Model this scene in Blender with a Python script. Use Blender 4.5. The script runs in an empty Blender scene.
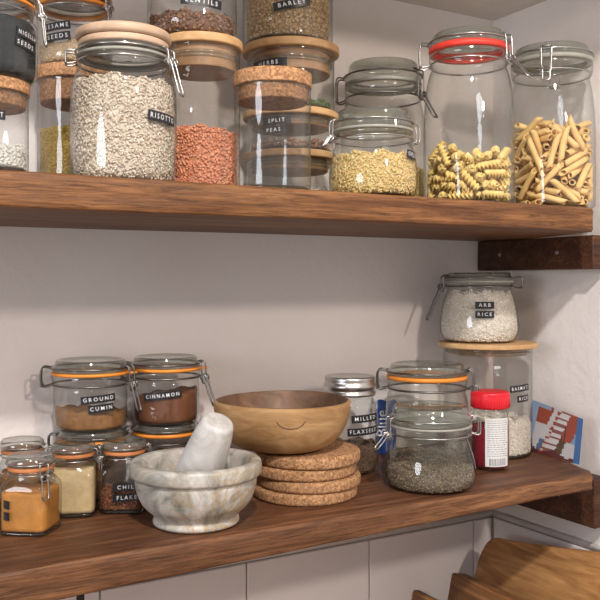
import bpy, math, random
import numpy as np
from mathutils import Vector, Quaternion, Matrix
random.seed(7); rng = np.random.default_rng(11)
C = bpy.context.scene.collection
PI = math.pi
UP, LO = 1.597, 1.07          # top surfaces of the two shelves
# ------------------------------------------------------------------ objects
def tag(o, label=None, cat=None, group=None, kind=None):
    if label: o['label'] = label
    if cat: o['category'] = cat
    if group: o['group'] = group
    if kind: o['kind'] = kind
    return o
def thing(name, label, cat, loc, group=None, rotz=0):
    o = bpy.data.objects.new(name, None); C.objects.link(o)
    o.location = loc; o.rotation_euler = (0, 0, rotz); o.empty_display_size = .02
    return tag(o, label, cat, group)
def link(name, me, mat, parent=None, smooth=True):
    o = bpy.data.objects.new(name, me); C.objects.link(o)
    if mat is not None and not me.materials: me.materials.append(mat)
    if smooth and len(me.polygons): me.shade_smooth()
    if parent is not None: o.parent = parent
    return o
class MB:
    def __init__(s): s.v = []; s.f = []
    def add(s, vs, fs):
        n = len(s.v); s.v += [tuple(p) for p in vs]; s.f += [tuple(i + n for i in f) for f in fs]; return s
    def mesh(s, name='m'):
        me = bpy.data.meshes.new(name); me.from_pydata(s.v, [], s.f); me.update(); return me
    def build(s, name, mat, parent=None, smooth=True): return link(name, s.mesh(name), mat, parent, smooth)
def smooth_pts(pts, n=6, closed=False):
    P = [Vector(p) for p in pts]; out = []; m = len(P)
    rngk = range(m) if closed else range(m - 1)
    for i in rngk:
        if closed: a, b, c, d = P[i - 1], P[i], P[(i + 1) % m], P[(i + 2) % m]
        else: a, b, c, d = P[max(i - 1, 0)], P[i], P[i + 1], P[min(i + 2, m - 1)]
        for k in range(n):
            t = k / n
            out.append(.5 * ((2 * b) + (c - a) * t + (2 * a - 5 * b + 4 * c - d) * t * t + (3 * b - a - 3 * c + d) * t ** 3))
    if not closed: out.append(P[-1])
    return out
def tube(mb, pts, r, seg=8, closed=False):
    P = [Vector(p) for p in pts]; m = len(P); vs = []; fs = []
    up = None
    for i in range(m):
        if closed: t = P[(i + 1) % m] - P[i - 1]
        else: t = P[min(i + 1, m - 1)] - P[max(i - 1, 0)]
        t.normalize()
        if up is None:
            up = Vector((0, 0, 1)) if abs(t.z) < .9 else Vector((1, 0, 0))
        n = (up - t * up.dot(t))
        if n.length < 1e-6: n = t.orthogonal()
        n.normalize(); up = n; b = t.cross(n)
        for k in range(seg):
            a = 2 * PI * k / seg; vs.append(P[i] + n * math.cos(a) * r + b * math.sin(a) * r)
    for i in range(m if closed else m - 1):
        j = (i + 1) % m
        for k in range(seg):
            l = (k + 1) % seg; fs.append((i * seg + k, i * seg + l, j * seg + l, j * seg + k))
    if not closed:
        fs.append(tuple(range(seg))[::-1]); fs.append(tuple((m - 1) * seg + k for k in range(seg)))
    return mb.add(vs, fs)
def lathe(mb, prof, seg=64, off=(0, 0, 0), cap0=True, cap1=True, rot=0, wob=0, wz=0):
    """prof rows: (r, z) or (r, z, n) with n the superellipse power"""
    vs = []; fs = []; m = len(prof)
    for i, p in enumerate(prof):
        r, z = p[0], p[1]; n = p[2] if len(p) > 2 else 2
        for k in range(seg):
            a = 2 * PI * k / seg; c, s = math.cos(a), math.sin(a)
            q = r / ((abs(c) ** n + abs(s) ** n) ** (1 / n)) if n != 2 else r
            if wob: q *= 1 + wob * (math.sin(2 * a + 1) + .6 * math.sin(3 * a + .4))
            zz = z + (wz * math.sin(2 * a + .7) * (r > 1e-4) if wz else 0)
            x, y = q * c, q * s
            if rot: x, y = x * math.cos(rot) - y * math.sin(rot), x * math.sin(rot) + y * math.cos(rot)
            vs.append((x + off[0], y + off[1], zz + off[2]))
    for i in range(m - 1):
        for k in range(seg):
            l = (k + 1) % seg; fs.append((i * seg + k, i * seg + l, (i + 1) * seg + l, (i + 1) * seg + k))
    if cap0: fs.append(tuple(range(seg))[::-1])
    if cap1: fs.append(tuple((m - 1) * seg + k for k in range(seg)))
    return mb.add(vs, fs)
def rounded(prof, n=4):
    """smooth a list of (r,z) into a dense profile"""
    P = smooth_pts([(p[0], p[1], 0) for p in prof], n); return [(max(p.x, 0), p.y) for p in P]
def disc(r, z0, z1, b):   # rounded-edge disc profile
    b = min(b, (z1 - z0) / 2)
    pr = [(r * .5, z0), (r - b, z0)]
    for k in range(1, 5): a = k / 5 * PI / 2; pr.append((r - b + b * math.sin(a), z0 + b - b * math.cos(a)))
    pr.append((r, z0 + b)); pr.append((r, z1 - b))
    for k in range(1, 5): a = k / 5 * PI / 2; pr.append((r - b + b * math.cos(a), z1 - b + b * math.sin(a)))
    pr += [(r - b, z1), (r * .5, z1)]
    return pr
def box(mb, lo, hi, b=0):
    x0, y0, z0 = lo; x1, y1, z1 = hi
    if b <= 0:
        return mb.add([(x0,y0,z0),(x1,y0,z0),(x1,y1,z0),(x0,y1,z0),(x0,y0,z1),(x1,y0,z1),(x1,y1,z1),(x0,y1,z1)],
                      [(0,3,2,1),(4,5,6,7),(0,1,5,4),(1,2,6,5),(2,3,7,6),(3,0,4,7)])
    import bmesh
    bm = bmesh.new(); bmesh.ops.create_cube(bm, size=1)
    for v in bm.verts: v.co = Vector(((x0+x1)/2+v.co.x*(x1-x0), (y0+y1)/2+v.co.y*(y1-y0), (z0+z1)/2+v.co.z*(z1-z0)))
    bmesh.ops.bevel(bm, geom=bm.edges[:], offset=b, segments=3, affect='EDGES', profile=.6)
    bm.verts.index_update(); mb.add([v.co for v in bm.verts], [[v.index for v in f.verts] for f in bm.faces]); bm.free(); return mb
# ------------------------------------------------------------------ materials
def newmat(name):
    m = bpy.data.materials.new(name); m.use_nodes = True; nt = m.node_tree; nt.nodes.clear()
    return m, nt
def N(nt, t, **kw):
    n = nt.nodes.new(t)
    for k, v in kw.items():
        if k in n.inputs.keys(): n.inputs[k].default_value = v
        else: setattr(n, k, v)
    return n
def ramp(nt, fac, stops):
    r = nt.nodes.new('ShaderNodeValToRGB'); e = r.color_ramp.elements
    while len(e) < len(stops): e.new(.5)
    for i, (p, c) in enumerate(stops): e[i].position = p; e[i].color = (*c, 1) if len(c) == 3 else c
    nt.links.new(fac, r.inputs[0]); return r.outputs[0]
def mixc(nt, fac, a, b, mode='MIX'):
    m = nt.nodes.new('ShaderNodeMix'); m.data_type = 'RGBA'; m.blend_type = mode
    for s, v in ((m.inputs[0], fac), (m.inputs[6], a), (m.inputs[7], b)):
        if isinstance(v, (int, float)): s.default_value = v
        elif isinstance(v, tuple): s.default_value = (*v, 1) if len(v) == 3 else v
        else: nt.links.new(v, s)
    return m.outputs[2]
def noise(nt, co, scale, detail=4, rough=.55, dist=0, mp=None):
    n = N(nt, 'ShaderNodeTexNoise', Scale=scale, Detail=detail, Roughness=rough, Distortion=dist)
    if mp is not None:
        m = nt.nodes.new('ShaderNodeMapping'); m.inputs['Scale'].default_value = mp; nt.links.new(co, m.inputs[0]); co = m.outputs[0]
    nt.links.new(co, n.inputs['Vector']); return n.outputs['Fac']
def coord(nt): return nt.nodes.new('ShaderNodeTexCoord').outputs['Object']
def finish(nt, col, rough=.5, bump=None, bstr=.3, bdist=.002, metal=0, spec=.5, coat=0, sss=0):
    p = nt.nodes.new('ShaderNodeBsdfPrincipled'); o = nt.nodes.new('ShaderNodeOutputMaterial')
    if isinstance(col, tuple): p.inputs['Base Color'].default_value = (*col, 1)
    else: nt.links.new(col, p.inputs['Base Color'])
    if isinstance(rough, (int, float)): p.inputs['Roughness'].default_value = rough
    else: nt.links.new(rough, p.inputs['Roughness'])
    p.inputs['Metallic'].default_value = metal; p.inputs['Specular IOR Level'].default_value = spec
    p.inputs['Coat Weight'].default_value = coat
    if bump is not None:
        b = nt.nodes.new('ShaderNodeBump'); b.inputs['Strength'].default_value = bstr; b.inputs['Distance'].default_value = bdist
        nt.links.new(bump, b.inputs['Height']); nt.links.new(b.outputs[0], p.inputs['Normal'])
    nt.links.new(p.outputs[0], o.inputs[0]); return p
def plain(name, col, rough=.5, metal=0, spec=.5, var=.12, vs=60):
    m, nt = newmat(name); n = noise(nt, coord(nt), vs)
    c = ramp(nt, n, [(.3, tuple(x * (1 - var) for x in col)), (.7, tuple(min(1, x * (1 + var)) for x in col))])
    finish(nt, c, rough, n, .08, .001, metal, spec); return m
def glass(name, centre, edge, refl=1.0, rough=.03, milk=0):
    m, nt = newmat(name); lw = nt.nodes.new('ShaderNodeLayerWeight'); lw.inputs[0].default_value = .5
    def power(e):
        p = N(nt, 'ShaderNodeMath', operation='POWER'); nt.links.new(lw.outputs['Facing'], p.inputs[0]); p.inputs[1].default_value = e; return p.outputs[0]
    tint = mixc(nt, power(3.2), centre, edge)
    t = nt.nodes.new('ShaderNodeBsdfTransparent'); nt.links.new(tint, t.inputs[0])
    g = nt.nodes.new('ShaderNodeBsdfGlossy'); g.inputs['Roughness'].default_value = rough
    g.inputs['Color'].default_value = (1, 1, 1, 1)
    n = noise(nt, coord(nt), 22, 2); b = nt.nodes.new('ShaderNodeBump'); b.inputs['Strength'].default_value = .25; b.inputs['Distance'].default_value = .002
    nt.links.new(n, b.inputs['Height']); nt.links.new(b.outputs[0], g.inputs['Normal'])
    f = N(nt, 'ShaderNodeMath', operation='MULTIPLY_ADD'); nt.links.new(power(4.0), f.inputs[0]); f.inputs[1].default_value = .6 * refl; f.inputs[2].default_value = .05 * refl
    mx = nt.nodes.new('ShaderNodeMixShader'); nt.links.new(f.outputs[0], mx.inputs[0]);
    tt = t.outputs[0]
    if milk:
        d = nt.nodes.new('ShaderNodeBsdfDiffuse'); d.inputs[0].default_value = (.46, .47, .42, 1); m2 = nt.nodes.new('ShaderNodeMixShader'); m2.inputs[0].default_value = milk
        nt.links.new(tt, m2.inputs[1]); nt.links.new(d.outputs[0], m2.inputs[2]); tt = m2.outputs[0]
    nt.links.new(tt, mx.inputs[1]); nt.links.new(g.outputs[0], mx.inputs[2])
    o = nt.nodes.new('ShaderNodeOutputMaterial'); nt.links.new(mx.outputs[0], o.inputs[0]); return m
def shelf_wood(name, dark, mid, light):
    m, nt = newmat(name); co = coord(nt)
    a = noise(nt, co, 1, 7, .6, 1.2, (2.6, 44, 50)); f = noise(nt, co, 1, 5, .75, .5, (14, 230, 230)); bl = noise(nt, co, 3.2, 3)
    c = ramp(nt, a, [(.28, dark), (.5, mid), (.72, light)])
    c = mixc(nt, ramp(nt, f, [(.34, (.9,)*3), (.56, (0,)*3)]), c, tuple(x * .55 for x in dark))
    c = mixc(nt, .55, c, ramp(nt, bl, [(.3, (.45, .42, .40)), (.7, (1.25, 1.2, 1.15))]), 'MULTIPLY')
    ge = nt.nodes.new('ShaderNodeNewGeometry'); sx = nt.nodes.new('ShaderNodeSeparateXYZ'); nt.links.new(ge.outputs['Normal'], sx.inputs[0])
    c = mixc(nt, ramp(nt, sx.outputs[2], [(.75, (0,)*3), (.95, (.75,)*3)]), c, mixc(nt, 1.0, c, (.72, .68, .74), 'MULTIPLY'))   # upward-facing surfaces tinted darker and duller
    h = mixc(nt, .5, a, f); finish(nt, c, .5, h, .55, .003, spec=.35); return m
def light_wood(name, dark, light, sc=(3, 60, 60), rough=.5):
    m, nt = newmat(name); co = coord(nt)
    a = noise(nt, co, 1, 6, .6, 1.0, sc); b = noise(nt, co, 14, 3)
    c = ramp(nt, a, [(.3, dark), (.7, light)]); c = mixc(nt, .3, c, ramp(nt, b, [(.3, (.6,)*3), (.7, (1.2,)*3)]), 'MULTIPLY')
    finish(nt, c, rough, a, .2, .001, spec=.35); return m
def cork(name, base, fleck):
    m, nt = newmat(name); co = coord(nt)
    v = N(nt, 'ShaderNodeTexVoronoi', Scale=320); nt.links.new(co, v.inputs['Vector'])
    s = nt.nodes.new('ShaderNodeSeparateColor'); nt.links.new(v.outputs['Color'], s.inputs[0])
    b = noise(nt, co, 160, 5, .7)
    c = ramp(nt, s.outputs[0], [(0, fleck), (.25, tuple(x * .75 for x in base)), (.6, base), (1, tuple(min(1, x * 1.35) for x in base))])
    c = mixc(nt, .5, c, ramp(nt, b, [(.35, (.55,)*3), (.65, (1.2,)*3)]), 'MULTIPLY')
    finish(nt, c, .85, b, .5, .002, spec=.2); return m
def grainmat(name, cols, rough=.55):
    m, nt = newmat(name); g = nt.nodes.new('ShaderNodeNewGeometry')
    n = len(cols); c = ramp(nt, g.outputs['Random Per Island'], [(i / (n - 1), k) for i, k in enumerate(cols)])
    finish(nt, c, rough, spec=.3); return m
def powder(name, a, b, sc=70, bump=.5):
    m, nt = newmat(name); co = coord(nt); n = noise(nt, co, sc, 7, .7); k = noise(nt, co, 14, 3)
    c = ramp(nt, n, [(.3, a), (.7, b)]); c = mixc(nt, .5, c, ramp(nt, k, [(.3, (.6,)*3), (.7, (1.15,)*3)]), 'MULTIPLY')
    finish(nt, c, .9, n, bump, .003, spec=.15); return m
M = {}
M['glass'] = glass('clear_glass', (.965, .97, .965), (.42, .45, .43), 1.0, .03, .018)
M['lidglass'] = glass('thick_lid_glass', (.80, .82, .79), (.28, .30, .27), 1.5, .06, .12)
M['baseglass'] = glass('thick_base_glass', (.82, .84, .82), (.25, .28, .26), 1.3, .05)
M['wire'] = plain('steel_wire', (.42, .41, .40), .3, 1, var=.05)
M['darkwire'] = plain('dull_wire', (.20, .19, .18), .35, 1, var=.1)
M['steel'] = plain('brushed_lid_metal', (.55, .54, .52), .3, 1, var=.06, vs=200)
M['orange'] = plain('orange_rubber', (.80, .27, .03), .5)
M['paleorange'] = plain('worn_orange_rubber', (.55, .20, .07), .55)
M['red_rubber'] = plain('red_rubber', (.75, .05, .03), .5)
M['grey_rubber'] = plain('pale_rubber', (.33, .32, .28), .5)
M['tape'] = plain('black_label_tape', (.012, .012, .016), .35, var=.1)
M['letters'] = plain('white_embossed_letters', (.78, .78, .80), .5, var=.03)
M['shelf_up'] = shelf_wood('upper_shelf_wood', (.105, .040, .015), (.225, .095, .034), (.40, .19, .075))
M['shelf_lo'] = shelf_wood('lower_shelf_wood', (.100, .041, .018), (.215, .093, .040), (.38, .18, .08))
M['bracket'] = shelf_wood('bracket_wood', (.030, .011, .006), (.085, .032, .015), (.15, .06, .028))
M['bamboo'] = light_wood('bamboo_lid_wood', (.50, .29, .13), (.66, .42, .21), (20, 60, 60))
M['plug'] = light_wood('dimmed_bamboo', (.30, .17, .085), (.42, .25, .13), (20, 60, 60))  # darker bamboo copy: dimming behind the glass is put into the colour
M['beech'] = light_wood('pinkish_beech', (.50, .33, .22), (.68, .50, .36), (4, 40, 60), .45)
M['stained'] = light_wood('orange_stained_wood', (.35, .12, .03), (.60, .27, .08), (4, 40, 60), .4)
M['cork'] = cork('cork', (.47, .255, .13), (.30, .14, .06))
M['cork_dimmed'] = cork('cork_plug', (.33, .17, .085), (.20, .09, .04))  # same cork as the lids, painted darker for its look behind glass
M['corkmat'] = cork('pressed_cork', (.44, .245, .125), (.26, .12, .05))
M['board'] = light_wood('chopping_board_wood', (.24, .10, .035), (.64, .34, .13), (45, 5, 45), .45)
M['board2'] = light_wood('dark_chopping_board_wood', (.13, .050, .018), (.40, .19, .07), (60, 5, 60), .5)
M['black'] = plain('black_iron', (.01, .01, .011), .5)
M['redcap'] = plain('red_plastic', (.70, .012, .025), .35, var=.05)
M['white_paper'] = plain('white_paper', (.75, .75, .76), .6, var=.03)
M['print'] = plain('grey_print', (.22, .22, .24), .7)
M['blue_pack'] = plain('blue_foil_packet', (.03, .10, .38), .3)
def bowl_mat():
    m, nt = newmat('turned_bowl_wood'); co = coord(nt)
    a = noise(nt, co, 1, 6, .6, 2.0, (8, 8, 26)); s = nt.nodes.new('ShaderNodeSeparateXYZ')
    c = ramp(nt, a, [(.3, (.27, .14, .055)), (.55, (.42, .25, .115)), (.75, (.52, .34, .17))])
    finish(nt, c, .55, a, .15, .001, spec=.3); return m
M['bowl'] = bowl_mat()
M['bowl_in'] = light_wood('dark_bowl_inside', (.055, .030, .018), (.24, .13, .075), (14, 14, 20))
def marble():
    m, nt = newmat('veined_marble'); co = coord(nt)
    n1 = noise(nt, co, 9, 8, .65, 2.2); n2 = noise(nt, co, 16, 6, .6, 3.0); n3 = noise(nt, co, 5, 4)
    c = ramp(nt, n1, [(.32, (.12, .125, .11)), (.44, (.33, .32, .29)), (.54, (.50, .475, .445)), (.72, (.66, .625, .60))])
    v = ramp(nt, n2, [(.42, (0,)*3), (.50, (1,)*3), (.58, (0,)*3)])
    vv = mixc(nt, 1.0, v, ramp(nt, n3, [(.42, (0,)*3), (.60, (.75,)*3)]), 'MULTIPLY')
    c = mixc(nt, vv, c, (.40, .25, .08)); finish(nt, c, .38, n1, .12, .001); return m
M['marble'] = marble()
def pestle_m():
    m, nt = newmat('pale_pestle_marble'); co = coord(nt); n = noise(nt, co, 14, 6, .6, 2)
    finish(nt, ramp(nt, n, [(.3, (.40, .38, .36)), (.6, (.60, .58, .56)), (.8, (.72, .70, .69))]), .5, n, .1, .001); return m
M['pestle'] = pestle_m()
def plaster(name, a, b, bs=.5):
    m, nt = newmat(name); co = coord(nt); n = noise(nt, co, 7, 4, .55); f = noise(nt, co, 45, 6, .65); k = noise(nt, co, 2.2, 2)
    c = ramp(nt, k, [(.3, a), (.7, b)]); h = mixc(nt, .3, n, f); finish(nt, c, .8, h, bs, .012, spec=.2); return m
M['wall'] = plaster('rough_white_plaster', (.76, .70, .675), (.83, .79, .765))
M['ceil'] = plaster('painted_ceiling', (.66, .61, .57), (.72, .67, .63))
M['tile'] = plain('glazed_lilac_grey_tile', (.80, .76, .76), .25, var=.04, vs=6)
M['grout'] = plain('tile_grout', (.30, .27, .26), .9)
M['worktop'] = light_wood('worktop_wood', (.22, .12, .06), (.36, .21, .11), (2, 24, 24))
M['floor'] = plain('stone_floor', (.30, .27, .24), .6)
M['rice'] = grainmat('white_rice', [(.82, .77, .69), (.68, .60, .50), (.88, .84, .78), (.78, .72, .63)])
M['risotto'] = grainmat('risotto_rice', [(.72, .63, .52), (.52, .41, .31), (.78, .71, .61), (.69, .60, .49), (.40, .30, .22)])
M['redlentil'] = grainmat('red_lentils', [(.76, .29, .15), (.62, .20, .10), (.84, .40, .24), (.72, .30, .16)])
M['brownlentil'] = grainmat('brown_lentils', [(.16, .07, .045), (.30, .16, .09), (.10, .04, .03), (.38, .22, .13)])
M['barley'] = grainmat('barley', [(.55, .38, .18), (.38, .23, .10), (.68, .52, .30), (.25, .14, .06)])
M['millet'] = grainmat('yellow_millet', [(.46, .31, .06), (.36, .23, .04), (.55, .38, .10)])
M['orzo'] = grainmat('orzo', [(.78, .58, .24), (.68, .47, .17), (.86, .70, .36)])
M['sesame'] = grainmat('sesame', [(.62, .47, .30), (.50, .36, .22), (.72, .58, .40)])
M['seeds'] = grainmat('grey_seeds', [(.13, .10, .06), (.27, .21, .14), (.06, .045, .03), (.42, .34, .24)])
M['flax'] = grainmat('flax_seeds', [(.16, .09, .05), (.26, .16, .10), (.09, .05, .03)])
M['chilli'] = grainmat('chilli_flakes', [(.22, .035, .015), (.10, .015, .01), (.50, .20, .06), (.05, .012, .008)])
M['coconut'] = grainmat('coconut', [(.78, .76, .72), (.68, .66, .62), (.85, .84, .80)])
M['beans'] = grainmat('dried_beans', [(.30, .15, .10), (.45, .28, .18), (.20, .09, .06)])
M['herb'] = grainmat('dried_herbs', [(.07, .13, .03), (.14, .20, .06), (.05, .08, .02)])
M['nigella'] = powder('black_seeds', (.010, .012, .014), (.035, .04, .045), 220)
M['turmeric'] = powder('orange_spice', (.42, .17, .03), (.60, .27, .055), 40, .2)
M['ginger'] = powder('beige_spice', (.52, .38, .19), (.66, .52, .30), 90)
M['cumin'] = powder('cumin_powder', (.20, .09, .03), (.33, .16, .06), 60)
M['cinnamon'] = powder('cinnamon_powder', (.13, .045, .02), (.22, .085, .04), 60)
M['berry'] = powder('red_berry_filling', (.16, .004, .012), (.30, .010, .03), 50, .3)
M['penne'] = plain('dry_penne', (.80, .54, .22), .5, var=.15, vs=30)
M['fusilli'] = plain('dry_fusilli', (.92, .66, .24), .5, var=.15, vs=30)
# ------------------------------------------------------------------ helpers for jars
def facing(root): return math.atan2(-root.location.y, -root.location.x)
def bend(pts, r, a0, zc, tilt):
    out = []; ct, st = math.cos(tilt), math.sin(tilt)
    for (x, y, d) in pts:
        x, y = x * ct - y * st, x * st + y * ct
        a = a0 + x / r; out.append(((r + d) * math.cos(a), (r + d) * math.sin(a), zc + y))
    return out
def text_mesh(txt, size, spacing=1.5):
    cu = bpy.data.curves.new('t', 'FONT'); cu.body = txt; cu.size = size; cu.align_x = 'CENTER'; cu.align_y = 'CENTER'
    cu.space_character = spacing; cu.offset = size * .004; cu.resolution_u = 2
    o = bpy.data.objects.new('t', cu); C.objects.link(o)
    dg = bpy.context.evaluated_depsgraph_get(); me = bpy.data.meshes.new_from_object(o.evaluated_get(dg))
    v = [(p.co.x, p.co.y, 0) for p in me.vertices]; f = [tuple(p.vertices) for p in me.polygons]
    bpy.data.objects.remove(o); bpy.data.curves.remove(cu); bpy.data.meshes.remove(me); return v, f
def dymo(root, txt, r, zc, phi, w, h, tilt=0, dx=0, flat=None):
    """embossed tape stuck round the jar; phi is the turn from the side facing the room"""
    a0 = facing(root) + math.radians(phi) - root.rotation_euler.z; n = 18; mb = MB(); vs = []
    for i in range(n + 1):
        x = -w / 2 + w * i / n
        for (y, d) in ((-h / 2, .0004), (-h / 2, .0012), (h / 2, .0012), (h / 2, .0004)): vs.append((x, y, d))
    fs = []
    for i in range(n):
        for k in range(4): l = (k + 1) % 4; fs.append((i*4+k, i*4+l, (i+1)*4+l, (i+1)*4+k))
    fs += [(0, 1, 2, 3), (n*4+3, n*4+2, n*4+1, n*4)]
    B = (lambda p: bend(p, r, a0, zc, tilt)) if flat is None else (lambda p: flat_map(p, flat, a0, zc, tilt))
    mb.add(B(vs), fs); lab = mb.build('label_tape', M['tape'], root, smooth=False)
    lab['label'] = 'black tape label with white raised capitals'
    if not txt: return lab
    v, f = text_mesh(txt, h * .72)
    xs = [p[0] for p in v]; wid = max(xs) - min(xs); s = min(1.0, w * .86 / wid); cx = (max(xs) + min(xs)) / 2
    v = [((p[0] - cx) * s + dx, p[1], .0016) for p in v]
    mb = MB(); mb.add(B(v), f); mb.build('lettering', M['letters'], lab, smooth=False)
    return lab
def flat_map(pts, dist, a0, zc, tilt):
    ct, st = math.cos(tilt), math.sin(tilt); out = []
    ux, uy = -math.sin(a0), math.cos(a0); nx, ny = math.cos(a0), math.sin(a0)
    for (x, y, d) in pts:
        x, y = x * ct - y * st, x * st + y * ct
        out.append((nx * (dist + d) + ux * x, ny * (dist + d) + uy * x, zc + y))
    return out
CORES = {}
def core_of(mat):
    if mat.name not in CORES:
        r = [n for n in mat.node_tree.nodes if n.type == 'VALTORGB'][0].color_ramp.elements; c = [sum(e.color[i] for e in r) / len(r) * (.95 if 'ric' in mat.name or 'ris' in mat.name else .72) for i in range(3)]
        CORES[mat.name] = plain(mat.name + '_depth', tuple(c), .9, vs=300, var=.3)
    return CORES[mat.name]
def ico():
    t = (1 + 5 ** .5) / 2
    v = np.array([(-1,t,0),(1,t,0),(-1,-t,0),(1,-t,0),(0,-1,t),(0,1,t),(0,-1,-t),(0,1,-t),(t,0,-1),(t,0,1),(-t,0,-1),(-t,0,1)], float); v /= np.linalg.norm(v[0])
    f = np.array([(0,11,5),(0,5,1),(0,1,7),(0,7,10),(0,10,11),(1,5,9),(5,11,4),(11,10,2),(10,7,6),(7,1,8),(3,9,4),(3,4,2),(3,2,6),(3,6,8),(3,8,9),(4,9,5),(2,4,11),(6,2,10),(8,6,7),(9,8,1)])
    return v, f
ICO_V, ICO_F = ico()
def fill(kind, root_loc, prof, top, mat, label, cat, size=None, density=1.0, tilt=(0, 0), bumpy=.003, n_exp=2, rot=0, name=None, mound=0, coremat=None):
    """the loose stuff inside one jar: solid body with a lumpy top, covered in separate grains.
       prof: (r,z) rows of the inside of the jar; top: fill height"""
    rows = []
    zs = [p[1] for p in prof]; rs = [p[0] for p in prof]
    K = 14
    for i in range(K + 1):
        z = zs[0] + (top - zs[0]) * (i / K) ** 1.0; rows.append((float(np.interp(z, zs, rs)), z))
    seg = 48; vs = []; fs = []
    def q(a, n):
        c, s = abs(math.cos(a - rot)), abs(math.sin(a - rot)); return 1 / ((c ** n + s ** n) ** (1 / n))
    def topz(x, y, R):
        h = tilt[0] * x + tilt[1] * y + bumpy * (math.sin(x * 170 + y * 60 + top * 900) + math.sin(y * 140 - x * 90 + 1) * .8)
        return top - sink + h + mound * (1 - (x * x + y * y) / (R * R))
    shrink = 1.0 - (size[2] * 1.15 / max(rs) if size else 0); sink = size[2] * .7 if size else 0
    R = rows[-1][0]
    for i, (r, z) in enumerate(rows):
        for k in range(seg):
            a = 2 * PI * k / seg; rr = r * q(a, n_exp) * shrink; x, y = rr * math.cos(a), rr * math.sin(a)
            w = i / K; zz = z + (topz(x, y, R) - top) * w ** 2; vs.append((x, y, zz))
    nr = K + 1
    for t in (.8, .6, .4, .2):
        for k in range(seg):
            a = 2 * PI * k / seg; rr = R * t * q(a, n_exp) * shrink; x, y = rr * math.cos(a), rr * math.sin(a); vs.append((x, y, topz(x, y, R)))
    for i in range(nr + 3):
        for k in range(seg):
            l = (k + 1) % seg; fs.append((i*seg+k, i*seg+l, (i+1)*seg+l, (i+1)*seg+k))
    fs.append(tuple(range(seg))[::-1]); fs.append(tuple((nr + 3) * seg + k for k in range(seg)))
    V = np.array(vs); 
    if size is None:
        me = bpy.data.meshes.new(kind); me.from_pydata(vs, [], fs)
        o = link(name or kind, me, mat); o.location = root_loc; tag(o, label, cat, kind='stuff'); return o
    L, Wd, T = size
    # sample positions over side and top
    H = top - zs[0]; side_a = 2 * PI * R * H; n_side = int(side_a / (L * Wd) * 1.7 * density); n_top = int(PI * R * R / (L * Wd) * 1.6 * density)
    a = rng.uniform(0, 2 * PI, n_side); z = zs[0] + H * rng.uniform(0, 1, n_side)
    r = np.interp(z, zs, rs); c, s = np.cos(a), np.sin(a)
    qq = 1 / ((np.abs(np.cos(a - rot)) ** n_exp + np.abs(np.sin(a - rot)) ** n_exp) ** (1 / n_exp)); r = r * qq - T * rng.uniform(.4, .9, n_side)
    lift = np.array([topz(x, y, R) + sink - top for x, y in zip(r * c, r * s)]); P1 = np.stack([r * c, r * s, z + lift * ((z - zs[0]) / H) ** 2], 1)
    N1 = np.stack([c, s, 0 * c], 1)
    a = rng.uniform(0, 2 * PI, n_top); rr = R * np.sqrt(rng.uniform(0, 1, n_top)) * .97; qq = 1 / ((np.abs(np.cos(a - rot)) ** n_exp + np.abs(np.sin(a - rot)) ** n_exp) ** (1 / n_exp)); rr *= qq
    P2 = np.stack([rr * np.cos(a), rr * np.sin(a), 0 * a], 1); P2[:, 2] = [topz(x, y, R) + sink + T * random.uniform(-.5, .3) for x, y, _ in P2]
    N2 = np.tile([0, 0, 1.0], (n_top, 1))
    P = np.concatenate([P1, P2]); Nn = np.concatenate([N1, N2]); n = len(P)
    Nn += rng.normal(0, .22, (n, 3)); Nn /= np.linalg.norm(Nn, axis=1, keepdims=True)
    T1 = rng.normal(0, 1, (n, 3)); T1 -= (T1 * Nn).sum(1, keepdims=True) * Nn; T1 /= np.linalg.norm(T1, axis=1, keepdims=True); T2 = np.cross(Nn, T1)
    sc = rng.uniform(.8, 1.15, (n, 1, 1))
    X = ICO_V[None] * np.array([L / 2, Wd / 2, T / 2])[None, None] * sc
    W = P[:, None] + X[..., 0:1] * T1[:, None] + X[..., 1:2] * T2[:, None] + X[..., 2:3] * Nn[:, None]
    F = (ICO_F[None] + (np.arange(n) * 12)[:, None, None]).reshape(-1, 3)
    nb = len(V)
    allv = np.concatenate([V, W.reshape(-1, 3)])
    loops = []; starts = []; tot = []
    for f in fs: starts.append(len(loops)); tot.append(len(f)); loops += list(f)
    st2 = len(loops) + np.arange(len(F)) * 3
    lo_ = np.concatenate([np.array(loops), (F + nb).ravel()]).astype(np.int32)
    me = bpy.data.meshes.new(kind); me.vertices.add(len(allv)); me.vertices.foreach_set('co', allv.astype(np.float32).ravel())
    me.loops.add(len(lo_)); me.loops.foreach_set('vertex_index', lo_)
    me.polygons.add(len(fs) + len(F)); me.polygons.foreach_set('loop_start', np.concatenate([np.array(starts), st2]).astype(np.int32))
    me.update(calc_edges=True); me.validate(); me.materials.append(mat); me.materials.append(core_of(mat))
    mi = np.zeros(len(fs) + len(F), np.int32); mi[:len(fs)] = 1; me.polygons.foreach_set('material_index', mi)
    o = link(name or kind, me, mat); o.location = root_loc; tag(o, label, cat, kind='stuff'); return o
def seg_ring(mb, r, z, wire, seg=48, a0=0, a1=2 * PI):
    if a1 - a0 > 6.2: tube(mb, [(r * math.cos(2*PI*k/seg), r * math.sin(2*PI*k/seg), z) for k in range(seg)], wire, 6, True)
    else: tube(mb, [(r * math.cos(a0 + (a1-a0)*k/seg), r * math.sin(a0 + (a1-a0)*k/seg), z) for k in range(seg + 1)], wire, 6)
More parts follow.
